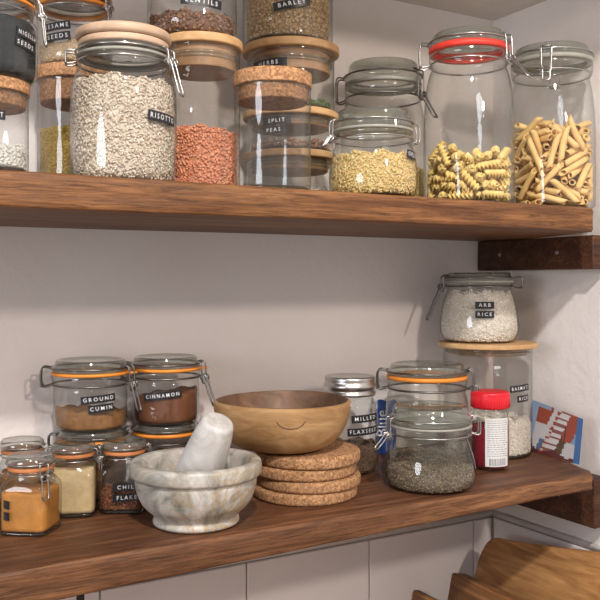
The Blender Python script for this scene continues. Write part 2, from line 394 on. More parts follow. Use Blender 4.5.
def clip(root, r_neck, z_neck, r_lid, z_lid, phi, phi_h=None, k=1.0, lever=.042, swing=.35, mat=None, ring_lid=True):
    """wire bail: ring round the neck, ring round the lid, hinge loop, latch and lever"""
    mat = mat or M['wire']; w = .0013 * k; f = facing(root) - root.rotation_euler.z
    a = f + math.radians(phi); ah = f + math.radians(phi + 180 if phi_h is None else phi_h)
    mb = MB(); seg_ring(mb, r_neck + w, z_neck, w * 1.1); mb.build('neck_wire', mat, root)
    if ring_lid:
        mb = MB(); seg_ring(mb, r_lid + w, z_lid, w * 1.1); mb.build('lid_wire', mat, root)
    def F(ang, rad, t, z): return (rad * math.cos(ang) - t * math.sin(ang), rad * math.sin(ang) + t * math.cos(ang), z)
    R = max(r_neck, r_lid) + .002; g = .008 * k
    mb = MB()   # hinge: square loop standing out from the jar
    tube(mb, smooth_pts([F(ah, r_lid, g, z_lid), F(ah, R + .010 * k, g, z_lid + .001), F(ah, R + .0125 * k, g, (z_lid + z_neck) / 2), F(ah, R + .010 * k, g, z_neck - .003), F(ah, r_neck, g, z_neck)], 4), w, 6)
    tube(mb, smooth_pts([F(ah, r_lid, -g, z_lid), F(ah, R + .010 * k, -g, z_lid + .001), F(ah, R + .0125 * k, -g, (z_lid + z_neck) / 2), F(ah, R + .010 * k, -g, z_neck - .003), F(ah, r_neck, -g, z_neck)], 4), w, 6)
    tube(mb, [F(ah, R + .0115 * k, -g * 1.2, z_neck - .001), F(ah, R + .0115 * k, g * 1.2, z_neck - .001)], w * 1.5, 6)
    mb.build('hinge_loop', mat, root)
    mb = MB()   # latch: upright loop from the lid ring
    h = z_lid - z_neck
    tube(mb, smooth_pts([F(a, R, g, z_lid + .004 * k), F(a, R + .006 * k, g * 1.05, z_lid + .001), F(a, R + .0075 * k, g, z_neck + h * .4), F(a, R + .008 * k, g * .9, z_neck - .006 * k), F(a, R + .009 * k, 0, z_neck - .0085 * k), F(a, R + .008 * k, -g * .9, z_neck - .006 * k), F(a, R + .0075 * k, -g, z_neck + h * .4), F(a, R + .006 * k, -g * 1.05, z_lid + .001), F(a, R, -g, z_lid + .004 * k)], 4), w, 6)
    tube(mb, [F(a, R, -g * 1.2, z_lid + .004 * k), F(a, R, g * 1.2, z_lid + .004 * k)], w * 1.3, 6)
    mb.build('latch_loop', mat, root)
    mb = MB()   # lever hanging down and outwards
    L = lever * k; dx = L * math.sin(swing); dz = L * math.cos(swing); zz = z_neck + .001
    tube(mb, smooth_pts([F(a, R, g * .7, z_neck), F(a, R + .008 * k, g * .75, zz + .002), F(a, R + .009 * k + dx * .5, g * .75, zz - dz * .5), F(a, R + .009 * k + dx, g * .7, zz - dz), F(a, R + .010 * k + dx, 0, zz - dz - .002), F(a, R + .009 * k + dx, -g * .7, zz - dz), F(a, R + .009 * k + dx * .5, -g * .75, zz - dz * .5), F(a, R + .008 * k, -g * .75, zz + .002), F(a, R, -g * .7, z_neck)], 4), w * 1.15, 6)
    for t in (-1, 1):
        tube(mb, smooth_pts([F(a, R + .009*k + .004*k*math.cos(q), g * .8 * t, z_neck + .004*k*math.sin(q)) for q in [i * PI / 3 for i in range(6)]], 3, True), w, 6, True)
    mb.build('latch_lever', mat, root)
def inner(prof, t=.0035): return [(max(r - t, .001), max(z, .005)) for r, z in prof if z >= 0]
def clip_jar(label, loc, u, body, neck, lid, gasket='orange', phi=90, phi_h=None, lidkind='glass', gr=None, k=1.0, lever=.042, swing=.35, wmat=None, gth=1.0, group=None, tab=None, rough_base=True):
    """body: [(r,h)..] in jar units up to the neck; neck: (r, z of wire); lid: (r, z of gasket, z top)"""
    root = thing('clip_top_jar', label, 'jar', loc, group)
    B = rounded([(r * u, h * u) for r, h in body], 4)
    rn, zn = neck[0] * u, neck[1] * u; rl, zg, zt = lid[0] * u, lid[1] * u, lid[2] * u
    g = 3.2 * u * gth if True else 0
    prof = [(B[0][0] * .55, .0035), (B[0][0] * .85, .0015), (B[0][0] * .95, 0)] + B + [(rn * .985, zn - .0045), (rn, zn - .003), (rn * .975, zn), (rn * .985, zn + .002), (rl * 1.0, zn + .004), (rl * 1.015, zg - g * .6 - .0015), (rl, zg - g * .55), (rl * .9, zg - g * .5)]
    mb = MB(); lathe(mb, prof, 72, cap1=False); mb.build('glass_body', M['glass'], root)
    mb = MB(); rb = B[0][0] * .96; lathe(mb, [(rb * .5, .001), (rb * .93, .001), (rb, .003), (rb * 1.0, .0055), (rb * .9, .0065), (rb * .5, .006)], 64); mb.build('thick_base', M['baseglass'], root)
    mb = MB(); rg = (gr * u if gr else rl * 1.01)
    lathe(mb, [(rl * .86, zg - g * .5), (rg, zg - g * .5), (rg + .0006, zg), (rg, zg + g * .5), (rl * .86, zg + g * .5), (rl * .86, zg - g * .5)], 64, cap0=False, cap1=False)
    if tab is not None:
        a = facing(root) + math.radians(tab); c = (rg + .004) 
        lathe(mb, disc(.0095 * k, -.0014, .0014, .001), 16, (c * math.cos(a), c * math.sin(a), zg))
    mb.build('rubber_seal', M[gasket], root)
    z0 = zg + g * .5
    mb = MB()
    if lidkind == 'glass':
        h = zt - z0
        lathe(mb, [(rl * .80, z0 - .006), (rl * .84, z0), (rl * .99, z0), (rl * 1.01, z0 + h * .2), (rl, z0 + h * .42), (rl * .93, z0 + h * .55), (rl * .92, z0 + h * .85), (rl * .89, zt), (rl * .83, zt + .0005), (rl * .80, zt - .0025), (rl * .4, zt - .003)], 64)
        mb.build('glass_lid', M['lidglass'], root)
    else:
        h = zt - z0
        lathe(mb, [(rl * .8, z0), (rl * .97, z0), (rl * .98, z0 + h * .25), (rl * .96, z0 + h * .3), (rl * .8, z0 + h * .3)], 64); mb.build('lid_ring', M['lidglass'], root)
        mb = MB(); lathe(mb, disc(rl * .98, z0 + h * .3, z0 + h * .58, .003), 64); mb.build('lid_plug', M[lidkind], root)
        mb = MB(); lathe(mb, disc(rl * 1.04, z0 + h * .60, zt, .006), 64); mb.build('wooden_lid', M[lidkind], root)
    clip(root, rn, zn, rl * 1.01, z0 + (zt - z0) * (.35 if lidkind == 'glass' else .12), phi, phi_h, k, lever, swing, wmat)
    return root, B
def canister(label, loc, u, r, h, lid_r, lid_h, plug, lidmat='bamboo', name='lidded_glass_canister', group=None, taper=1.0, seal=True):
    """straight glass cylinder with a wooden or cork stopper lid"""
    root = thing(name, label, 'jar', loc, group); R = r * u; H = h * u
    hg = H - lid_h * u
    rim = .0 
    prof = [(R * .5, .003), (R * .8, .002), (R * .93, 0), (R * .985, .002), (R * taper, .008), (R * taper, .012), (R, hg * .6), (R, hg - .004), (R * 1.015, hg - .002), (R * 1.01, hg), (R * .96, hg - .001), (R * .955, hg - .004)]
    mb = MB(); lathe(mb, prof, 72, cap1=False); mb.build('glass_body', M['glass'], root)
    mb = MB(); rb = R * .95; lathe(mb, [(rb * .5, .001), (rb * .95, .001), (rb, .003), (rb, .006), (rb * .9, .007), (rb * .5, .0065)], 64); mb.build('thick_base', M['baseglass'], root)
    mb = MB()
    if lidmat == 'cork':
        lathe(mb, disc(lid_r * u, hg, H, .0025), 64); mb.build('cork_lid', M['cork'], root)
        mb = MB(); lathe(mb, disc(R * .93, hg - plug * u, hg - .0005, .003), 64); mb.build('cork_plug', M['cork_dimmed'], root)
    else:
        lathe(mb, disc(lid_r * u, hg, H, .003), 64); mb.build('wooden_lid', M[lidmat], root)
        mb = MB(); z0 = hg - plug * u
        lathe(mb, disc(R * .90, z0, hg - .0005, .002), 64); mb.build('lid_plug', M['plug'], root)
        if seal:
            mb = MB(); zz = hg - plug * u * .45
            [lathe(mb, disc(R * .955, zz + q * .006 - .0022, zz + q * .006 + .0022, .0018), 56) for q in (-.5, .5)]; mb.build('silicone_seal', M['lidglass'], root)
    return root
def spice_jar(label, loc, yaw, gasket='paleorange', phi=60, lever=.034, swing=.15, s=1.0):
    root = thing('square_spice_jar', label, 'jar', loc, None, yaw); mb = MB(); n = 6; q = .0385 * s
    lathe(mb, [(q*.5, .003, 4), (q*.9, .001, n), (q*.97, .003, n), (q, .008, n), (q, .066, n), (q*.97, .073, 5), (q*.90, .079, 3.4), (q*.84, .084, 2.4), (q*.82, .088, 2), (q*.82, .090, 2), (q*.87, .0915, 2), (q*.86, .094, 2), (q*.80, .0945, 2)], 96, cap1=False)
    mb.build('glass_body', M['glass'], root)
    mb = MB(); lathe(mb, [(q*.5, .0015, 4), (q*.9, .0015, n), (q*.93, .004, n), (q*.85, .007, n), (q*.5, .0065, 4)], 64); mb.build('thick_base', M['baseglass'], root)
    mb = MB(); lathe(mb, disc(q*.90, .0945, .1015, .002), 48); mb.build('rubber_seal', M[gasket], root)
    mb = MB(); lathe(mb, [(q*.6, .1015), (q*.92, .1015), (q*.95, .1045), (q*.94, .109), (q*.90, .114), (q*.84, .1165), (q*.78, .1155), (q*.4, .115)], 48); mb.build('glass_lid', M['lidglass'], root)
    clip(root, q*.84, .0895, q*.93, .1055, phi, None, .8, lever, swing)
    return root
PENNE_POSE = '''501,-560,488,67,-6,0,-74 -368,-653,1223,47,-5,8,-88 732,-149,595,4,12,-98,14 -526,-529,1057,6,-9,10,-99 -704,-233,1017,24,-11,17,95 336,656,345,69,-22,-8,68 -96,-724,1443,50,22,-18,-82 -726,-25,453,72,23,21,-62 -581,433,1861,44,28,14,-84 150,-708,622,79,-23,23,-53 -547,-457,572,21,-89,25,30 -338,625,953,25,-35,-85,30 7,708,614,11,-88,-24,39 -297,-643,281,65,-39,-15,63 -461,536,1013,31,21,36,86 -678,191,1219,40,-70,57,17 697,99,1730,90,-44,-8,-3 558,423,664,43,-7,46,-78 85,693,1113,84,19,44,25 -695,-42,1568,6,-19,86,46 20,692,1619,1,-87,1,50 -130,679,1686,81,9,50,30 151,675,1540,86,7,50,-6 -22,-689,983,85,3,52,3 522,-442,901,80,50,-28,-16 -669,128,744,58,33,-48,57 -537,-417,158,73,-59,-14,32 -102,671,244,71,35,-51,-33 -71,-674,801,52,-7,-85,1 253,-629,1670,70,-46,39,-37 655,-174,173,69,62,13,-35 467,-490,1471,68,17,-62,37 -639,220,70,33,10,-70,63 -458,497,187,2,-58,-51,-64 -100,668,837,49,41,38,67 137,-659,1909,61,15,74,26 438,-510,67,55,-3,71,44 656,125,976,32,-24,-73,-55 651,-121,1149,55,64,31,-44 -523,-404,1791,27,87,-26,34 529,388,1421,7,-43,64,-63 612,189,1253,62,-77,-2,15 586,245,1525,19,1,-61,-77 28,-623,1140,34,73,-37,-46 586,-211,676,61,-27,-32,-67 448,433,67,71,42,57,0 -618,65,629,20,-19,-81,-52 59,-613,707,65,17,53,52 388,-476,276,6,-66,-51,55 -245,-563,1417,84,-17,-35,-38 380,478,791,37,92,11,11 -208,-568,356,32,-21,84,-39 -562,-217,899,81,-37,-42,-15 422,-426,738,80,-51,4,-31 -111,589,1322,33,73,-9,-59 322,495,1616,3,-86,17,48 -558,-189,1208,64,-17,-14,74 -328,487,957,60,14,36,71 378,448,510,28,-60,13,74 -559,178,856,96,15,-20,14 -446,376,447,46,75,-24,-41 -100,572,1791,9,-81,-38,44 -497,-300,331,51,74,-31,31 323,-482,1615,54,58,-40,-46 577,-18,616,34,-32,-7,-88 -574,-8,67,58,-41,58,41 308,-473,572,27,72,46,-45 516,-218,362,62,-23,69,29 554,30,145,60,-60,-18,-51 -372,-409,1174,38,-1,-92,-8 -81,547,902,45,-22,-84,21 549,-50,265,4,27,56,78 -468,-290,154,17,-47,40,77 -523,-158,1696,52,52,-56,37 -542,-59,1472,9,-1,63,-77 236,-491,1749,32,-19,-63,68 409,-358,1495,56,-48,7,-67 -85,-535,1014,69,-17,-70,8 -35,538,163,6,80,6,-60 -5,-537,335,47,-66,-7,59 306,-434,1225,49,-46,-63,39 -348,401,1718,38,67,-40,-50 50,-527,474,22,37,56,71 503,163,455,66,-56,-49,12 528,-14,1389,62,-34,-48,-52 517,94,702,44,46,28,-72 408,329,1208,35,49,-70,40 -477,-186,1368,67,-71,-2,-23 -395,321,933,74,25,-60,-16 -214,457,1544,36,-89,-9,27 -500,31,1589,21,76,-30,54 -51,-497,794,38,-50,21,-75 386,-313,1083,48,46,68,29 -22,496,670,47,-5,-79,-40 394,296,1764,13,-56,50,65 471,-137,1866,33,18,-53,-76 -263,-413,1730,37,78,-18,46 -484,-69,919,97,-3,-22,10 -202,-444,1892,55,-50,-6,-67 -169,455,685,48,56,-6,67 -480,-59,1880,3,-86,-2,50 134,-464,349,58,66,16,45 -455,162,964,96,13,-20,14 176,450,1877,68,-47,55,-10 459,-141,1003,84,-51,14,-9 418,-235,1972,39,-63,34,-58 193,437,285,1,80,8,-60 322,350,1080,68,-28,68,-5 -151,445,1191,46,-31,-79,27 32,-469,1357,76,53,-16,34 147,-445,1504,22,-26,48,81 -393,254,1491,55,-38,-72,-18 -331,331,1325,13,66,13,73 -410,-224,1254,78,-53,31,-15 303,355,793,5,-58,48,65 459,86,1650,41,26,66,58 -276,376,637,53,-73,-26,34 -276,375,331,39,-71,-2,58 404,229,162,77,-53,32,-16 128,444,408,42,-38,61,56 -45,-459,206,63,45,-51,-38 -8,461,420,35,25,-56,71 170,428,975,21,62,-20,-73 314,336,166,27,-54,-27,-75 84,-449,1727,18,-65,-44,-59 408,-204,1487,13,8,-18,-97 144,-427,1048,8,75,-18,-64 -133,-430,627,79,-25,45,32 -370,-255,481,6,68,-11,-73 -371,244,1706,82,-9,-56,0 175,401,1599,18,54,-50,-65 -362,-224,684,78,-33,51,-18 -378,-184,144,13,60,-50,61 416,-3,256,13,21,61,75 190,362,1213,29,-81,17,47 -47,-404,1791,86,30,-15,38 -215,-341,1622,82,-41,-37,-16 -386,113,635,56,-34,23,-72 -393,-73,294,74,-62,-17,19 -8,-397,67,25,-39,59,66 396,20,1512,73,-48,-48,-4 -381,105,1635,7,-62,52,58 -285,-268,953,1,-12,81,-58 105,-376,716,85,-20,20,-45 -272,-280,1327,48,-82,24,-22 258,285,558,6,-44,53,-72 206,324,1766,7,43,-46,77 249,281,895,64,58,20,46 -363,-99,1153,8,-19,55,81 -233,284,1470,25,-28,66,-66 -229,287,1207,62,-29,58,-44 234,275,1393,53,-52,-48,-46 305,-181,1018,75,5,21,63 -354,3,184,64,-66,-6,39 -89,-333,1129,0,41,51,-76 -115,322,67,3,-55,-44,-71 -149,297,499,46,-83,-28,-15 -12,-301,1442,67,-29,-55,39 35,298,1601,87,38,17,27 286,41,254,52,34,-70,36 266,105,410,5,-66,62,41 217,-180,428,44,55,23,67 130,246,624,53,-74,-23,34 -254,98,244,27,-24,-78,-52 -268,32,899,57,40,20,69 258,-41,695,13,6,-99,-2 -250,15,564,10,9,-75,-64 186,-166,69,53,-71,3,47 -246,-4,1836,5,0,-65,76 -169,-158,1026,30,35,83,-30 -8,230,67,66,-25,66,25 55,208,935,24,82,5,52 155,-94,1802,28,-66,39,57 -140,112,355,49,-22,75,-39 -3,-168,530,57,-41,-71,-6 99,130,1394,49,61,-45,42 18,-157,1787,39,54,-31,68 -122,-97,895,8,-58,-17,-79 119,-85,798,77,27,18,-54 0,135,1183,12,-77,-2,63 -19,-96,1481,65,-47,-55,22 -67,-28,200,40,24,67,-59 71,3,1633,23,-45,-59,62 -17,57,754,4,59,-80,9 -8,25,1264,62,7,-60,-51'''
FUS_POSE = '''-711,-144,866,67,-19,14,70 -620,369,241,11,-19,-24,-95 -482,536,241,14,-35,-89,27 392,600,727,36,20,-29,-87 505,507,829,39,12,-34,-85 -92,704,727,46,-16,87,-2 574,-415,796,12,-31,-81,48 620,-342,645,87,-44,22,-2 324,-628,876,26,-50,-9,-82 -11,704,262,70,11,-70,-11 -14,-704,90,70,10,-70,-12 559,427,330,58,63,52,-3 29,-701,487,10,73,-8,-67 153,684,444,0,-71,15,69 -566,-410,86,63,32,63,-32 690,108,86,60,65,-27,37 555,-422,86,63,70,-12,-33 695,-55,258,61,-64,-30,-35 -446,-528,358,18,28,-24,-91 -105,-673,647,19,64,-2,74 428,490,207,19,42,-29,-84 -521,360,704,6,-94,-19,28 610,-122,415,65,37,48,-46 -612,57,86,50,-11,70,50 -608,70,584,30,58,30,-69 -324,518,867,83,22,44,26 -533,291,987,5,-29,17,-94 504,-340,409,23,13,96,-7 501,334,876,16,78,-6,60 -529,-270,421,61,33,72,2 -536,-249,606,63,-64,41,17 127,-573,614,55,-35,46,-60 -231,538,723,84,25,47,-13 -387,438,629,62,-8,43,-65 332,-477,539,29,-12,72,-62 134,-564,919,40,1,72,57 561,145,764,61,7,77,-19 36,-576,356,67,-29,42,54 312,-486,368,36,-58,37,63 -206,539,535,40,-29,66,57 -384,-431,563,60,-57,46,32 572,78,542,54,30,69,37 -331,471,86,54,-69,17,46 -573,51,408,45,-60,-31,58 -259,-514,445,59,77,7,-24 -169,549,86,60,37,60,-37 177,546,692,50,53,26,-63 -507,-268,830,8,66,39,-64 449,357,485,0,72,30,-63 -513,256,383,35,-63,42,-55 80,567,856,51,-59,57,26 21,572,86,65,-71,-5,27 572,-17,844,59,5,78,-21 -136,-555,315,60,77,-22,-4 -231,-522,849,38,80,22,-41 531,210,430,1,69,29,-66 184,-539,258,66,-71,-3,25 557,-102,581,77,-13,62,-3 292,474,86,33,-31,-64,-62 -408,-371,194,18,50,-2,-85 -526,136,261,68,1,72,-9 -344,420,267,79,-23,47,30 -540,14,784,2,72,1,-69 -307,-435,721,37,46,71,38 -513,-136,984,10,56,45,-69 -49,-527,86,58,-42,-57,41 -485,-207,183,53,-16,83,-1 471,232,613,58,32,60,45 511,100,88,66,62,35,-25 -13,-512,831,24,17,68,67 -510,-38,198,49,-17,86,-1 -476,181,732,23,-62,-18,73 294,386,656,36,3,-37,86 170,419,382,88,-29,6,36 174,-414,692,82,1,55,-15 -408,166,895,12,-57,-30,76 419,96,235,70,69,14,-3 -58,411,261,14,-47,-52,69 -81,405,436,45,55,44,-55 291,-268,223,10,33,-65,-68 368,-123,887,53,-10,78,-32 205,-326,86,64,-30,-64,-30 62,344,541,26,-8,85,-45 333,-69,86,71,66,24,2 320,-100,723,48,-29,-60,-57 228,-238,844,4,65,-47,-59 -222,-240,260,7,-54,21,81 -306,16,587,2,-1,47,-88 275,7,323,61,-77,-8,16 22,-197,605,76,5,63,14 -91,172,227,13,86,22,-44 -100,-164,364,55,32,77,-1 146,113,608,30,-40,25,83 -136,-117,760,36,-11,-72,-58 40,130,86,37,-60,37,60 -68,105,659,35,-75,29,49 -100,31,329,53,19,43,71 -23,-77,197,1,-74,-47,48 -29,72,874,22,56,-11,-79 -4,-74,481,54,48,68,12'''
# ================================================================== the room
def struct(name, mb, mat, smooth=False):
    o = mb.build(name, mat, None, smooth); o['kind'] = 'structure'; return o
WY, WX, CZ = 1.56, 1.46, 2.095
struct('wall_back', box(MB(), (-1.2, WY, 0), (WX + .1, WY + .1, CZ + .1)), M['wall'])
struct('wall_right', box(MB(), (WX, .35, 0), (WX + .1, WY, CZ + .1)), M['wall'])
struct('ceiling', box(MB(), (-1.2, .98, CZ), (WX + .1, WY + .1, CZ + .08)), M['ceil'])
struct('floor', box(MB(), (-2.5, -2.0, -.32), (3.0, WY + .1, -.30)), M['floor'])
struct('trim_1', box(MB(), (-1.2, .95, .51), (WX, WY, .55), .004), M['worktop'])       # worktop under the shelves
def tiles(name, along):
    mb = MB(); TZ = .872
    if along == 'x':
        xs = [1.388 - .306 * k for k in range(8, -1, -1)] + [1.446]
        for a, b in zip(xs[:-1], xs[1:]):
            for z0, z1 in ((.552, .872),): box(mb, (a + .0015, WY - .010, z0), (b - .0015, WY - .001, z1), .003)
    else:
        ys = [1.55, 1.25, .944, .638, .36]
        for a, b in zip(ys[1:], ys[:-1]): box(mb, (WX - .010, a + .0012, .552), (WX - .001, b - .0012, TZ), .003)
    return struct(name, mb, M['tile'])
tiles('trim_2', 'x'); tiles('trim_3', 'y')
mb = MB(); tube(mb, [(-1.2, WY - .002, .881), (WX - .004, WY - .002, .881)], .0075, 12); tube(mb, [(WX - .002, WY - .004, .881), (WX - .002, .36, .881)], .0075, 12)
struct('trim_4', mb, M['wall'], True)
mb = MB(); box(mb, (-1.2, WY - .006, .870), (WX, WY, .8745)); box(mb, (WX - .006, .36, .870), (WX, WY, .8745)); struct('trim_5', mb, M['grout'])
# ------------------------------------------------------------------ shelves
def shelf(name, label, mat, ztop, th, y0=1.147, seed=0):
    """plank swept along X with softened, slightly worn edges"""
    rnd = random.Random(seed); mb = MB(); ns = 150; xl = -.45
    ends = [(1.147, 1.336), (1.165, 1.356), (1.25, 1.385), (1.40, 1.418), (1.56, 1.43)]
    ph = [rnd.uniform(0, 6) for _ in range(8)]
    def ring(t):
        x0 = xl + t * (1.385 - xl); T = th(x0); pts = []
        b = .0045 + .0012 * math.sin(x0 * 37 + ph[0]); 
        wv = .0011 * math.sin(x0 * 9 + ph[1]) + .0008 * math.sin(x0 * 23 + ph[2]) + .0004 * math.sin(x0 * 71 + ph[3])
        y1 = WY - .001
        loop = [(y0 + b * .3, ztop - b * .3), (y0, ztop - b), (y0 - .0005 + wv, ztop - T * .35), (y0 + .0005 + wv, ztop - T * .7), (y0, ztop - T + b * .8), (y0 + b * .35, ztop - T + b * .2), (y0 + b, ztop - T)]
        loop += [(y0 + (y1 - y0) * k, ztop - T + .0008 * math.sin(x0 * 13 + k * 9)) for k in (.3, .6)] + [(y1, ztop - T), (y1, ztop)]
        loop += [(y0 + (y1 - y0) * k, ztop) for k in (.8, .6, .4, .25, .12, .06)] + [(y0 + b, ztop)]
        for (y, z) in loop:
            xe = float(np.interp(y, [e[0] for e in ends], [e[1] for e in ends])); pts.append((xl + t * (xe - xl), y, z))
        return pts
    R = [ring(i / ns) for i in range(ns + 1)]
    e = .004; last = [(x + .0, y, z) for x, y, z in R[-1]]
    m = len(R[0]); vs = [p for r in R for p in r]; fs = []
    for i in range(ns):
        for k in range(m): l = (k + 1) % m; fs.append((i*m+k, (i+1)*m+k, (i+1)*m+l, i*m+l))
    fs.append(tuple(range(m))); fs.append(tuple(ns * m + k for k in range(m))[::-1]); mb.add(vs, fs)
    me = mb.mesh(name); o = link(name, me, mat, smooth=True)
    mod = o.modifiers.new('b', 'BEVEL'); mod.width = .004; mod.segments = 2; mod.limit_method = 'ANGLE'; mod.angle_limit = math.radians(60)
    return tag(o, label, 'shelf')
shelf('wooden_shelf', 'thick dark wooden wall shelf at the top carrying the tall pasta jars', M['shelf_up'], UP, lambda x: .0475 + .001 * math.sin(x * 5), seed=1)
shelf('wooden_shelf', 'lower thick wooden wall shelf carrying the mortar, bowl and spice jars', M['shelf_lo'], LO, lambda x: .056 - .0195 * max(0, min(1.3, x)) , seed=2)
def bracket(label, lo, hi, taper=0):
    t = thing('shelf_bracket', label, 'bracket', ((lo[0] + hi[0]) / 2, (lo[1] + hi[1]) / 2, lo[2])); ox, oy, oz = t.location
    mb = MB(); box(mb, (lo[0] - ox, lo[1] - oy, 0), (hi[0] - ox, hi[1] - oy, hi[2] - lo[2]), .003)
    if taper: mb.v = [(x, y, z + (taper * (1 - z / (hi[2] - lo[2])) if y > 0 else 0)) for x, y, z in mb.v]
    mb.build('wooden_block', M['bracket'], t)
    for yy in (.28, .78):
        y = lo[1] + (hi[1] - lo[1]) * yy - oy; mb = MB()
        c = (lo[0] - ox - .0005, y, (hi[2] - lo[2]) * .52)
        tube(mb, [(c[0], c[1] + .004 * math.cos(a), c[2] + .004 * math.sin(a)) for a in [i * PI / 6 for i in range(12)]], .0009, 6, True)
        lathe_x = [(c[0] + .0002, c[1] + .0032 * math.cos(a), c[2] + .0032 * math.sin(a)) for a in [i * PI / 6 for i in range(12)]]
        mb.add(lathe_x, [tuple(range(12))]); mb.build('screw_head', M['wire'], t)
bracket('dark wooden block bracket under the right end of the top shelf', (1.408, 1.208, 1.4775), (WX - .001, WY - .001, UP - .0490))
bracket('dark wooden block bracket under the right end of the lower shelf', (1.408, 1.205, .937), (WX - .001, WY - .013, LO - .0325))
t = thing('iron_hook', 'black iron strap hanging under the left of the lower shelf', 'hook', (.335, 1.20, LO - .052 - .12))
mb = MB(); box(mb, (-.0055, -.002, 0), (.0055, .002, .121), .001); mb.build('strap', M['black'], t)
mb = MB(); tube(mb, smooth_pts([(0, 0, .004), (0, -.004, -.008), (0, -.016, -.014), (0, -.028, -.008), (0, -.030, .004)], 5), .003, 8); mb.build('hook_end', M['black'], t)
# ================================================================== upper shelf
def at(o, dz=0): return (o.location.x, o.location.y, o.location.z + dz)
# --- coconut canister and nigella jar at the far left
u = .00137; J = canister('cork-lidded glass canister with white flakes, leftmost on the top shelf', (.209, 1.215, UP), u, 41, 92, 42.5, 12, 14, 'cork')
fill('coconut_flakes', at(J), [(.053, .008), (.053, .05)], 27*u, M['coconut'], 'white coconut flakes in the leftmost cork-lidded canister', 'coconut', (.005, .003, .0015), .8)
dymo(J, 'COCONUT', .0565, 53*u, 2, .045, .0125, .03)
J, B = clip_jar('clip-top jar of black seeds standing on the leftmost cork lid', (.209, 1.215, UP + 92*u), u,
    [(44, 1), (48, 5), (50, 14), (50, 50), (48.5, 58), (45, 63), (43.5, 66)], (44, 68), (47, 76, 96), 'orange', phi=74, lidkind='stained', lever=.04, swing=.1)
fill('black_seeds', at(J), inner(B), 58*u, M['nigella'], 'black seeds filling the jar on the leftmost cork lid', 'seeds', bumpy=.001)
dymo(J, 'NIGELLA', .0688, 42*u, 50, .040, .0115, -.10); dymo(J, 'SEEDS', .0688, 32*u, 46, .034, .0115, -.12)
# --- millet canister and sesame jar
u = .00171; X, Y = .3928, 1.44
J = canister('cork-lidded canister a quarter full of yellow millet behind the risotto jar', (X, Y, UP), u, 36.5, 125, 38, 13, 22, 'cork')
fill('yellow_millet', at(J), [(.058, .008), (.058, .2)], 63*u, M['millet'], 'yellow grain in the cork-lidded canister behind the risotto jar', 'grain', (.003, .0026, .0024), .7)
J, B = clip_jar('clip-top jar of sesame seeds on the cork lid, orange wooden top', (X, Y, UP + 125*u), u,
    [(32, 1), (35, 4), (36.5, 10), (37, 40), (36, 48), (34, 53), (33, 55)], (34, 57), (36, 62, 82), 'orange', phi=50, lidkind='stained', lever=.035, swing=.1)
fill('sesame_seeds', at(J), inner(B), 21*u, M['sesame'], 'pale sesame seeds low in the jar with an orange wooden lid', 'seeds', (.0035, .0022, .001), .8)
dymo(J, 'SESAME', .0638, 34*u, -28, .048, .0135, .10); dymo(J, 'SEEDS', .0638, 24*u, -26, .044, .0135, .10)
# --- risotto jar
u = .00152; J, B = clip_jar('wide clip-top jar full of risotto rice with a round beech lid', (.414, 1.245, UP), u,
    [(44, 1), (48, 3), (51, 12), (52.5, 40), (52.5, 80), (51.5, 95), (48.5, 106), (45.5, 113), (44.5, 117)], (45, 120), (45.5, 126, 152), 'grey_rubber', phi=60, phi_h=-88, lidkind='beech', k=1.15, lever=.046, swing=.28, gth=.9)
fill('risotto_rice', at(J), inner(B), 100*u, M['risotto'], 'risotto rice heaped in the wide jar with the round beech lid', 'rice', (.0062, .0031, .0026), .95, (-.02, .03))
dymo(J, 'RISOTTO', .0803, 62*u, 45, .056, .0150, -.06)
# --- red lentil canister with the brown lentil jar on it
u = .00171; J = canister('tall glass canister of red lentils with a bamboo lid', (.5806, 1.335, UP), u, 39, 154, 42, 9, 22)
fill('red_lentils', at(J), [(.062, .008), (.062, .2)], 63*u, M['redlentil'], 'red lentils in the tall bamboo-lidded canister', 'lentils', (.0050, .0046, .0028), .95, (-.04, 0))
J, B = clip_jar('clip-top jar of brown lentils standing on the red lentil canister', (.5806 - .012, 1.335 + .01, UP + 154*u), u,
    [(38, 1), (42, 4), (44.5, 14), (44.5, 45), (42, 58), (37, 66), (36, 70)], (36.5, 73), (38, 79, 96), 'orange', phi=-84, lever=.05, swing=.55, wmat=M['darkwire'])
fill('brown_lentils', at(J), inner(B), 20*u, M['brownlentil'], 'brown lentils in the jar on top of the red lentil canister', 'lentils', (.0058, .0052, .003), .9)
dymo(J, 'LENTILS', .0768, 28*u, 12, .070, .0150, -.06)
# --- empty cork topped cylinder
u = .00164; J = canister('empty straight glass cylinder with a thick cork lid near the front edge', (.659, 1.222, UP), u, 38.5, 118, 39.5, 14, 15, 'cork')
# --- stack of three squat canisters and the barley jar
u = .00192; X, Y = .806, 1.425
J = canister('squat bamboo-lidded glass canister, bottom of the stack of three', (X, Y, UP), u, 43, 52, 47, 7, 11)
fill('dried_peas', at(J), [(.075, .008), (.075, .05)], 14*u, M['rice'], 'pale grain low in the bottom canister of the stack of three', 'grain', (.006, .004, .003), .6)
J = canister('squat bamboo-lidded canister of beans, middle of the stack of three', (X + .002, Y, UP + 52*u), u, 43.5, 41, 48, 7, 9)
fill('dried_beans', at(J), [(.076, .008), (.076, .05)], 9*u, M['beans'], 'brown beans low in the middle canister of the stack of three', 'beans', (.010, .006, .005), .8)
dymo(J, 'SPLIT', .0838, 27*u, -18, .055, .0135, .05); dymo(J, 'PEAS', .0838, 18*u, -22, .048, .0135, .05); 
J = canister('taller bamboo-lidded canister of green herbs, top of the stack of three', (X + .003, Y, UP + 93*u), u, 44, 66, 49, 8, 20)
fill('green_herbs', at(J), [(.077, .008), (.077, .05)], 8*u, M['herb'], 'green dried herbs low in the top canister of the stack of three', 'herbs', (.006, .003, .001), .8)
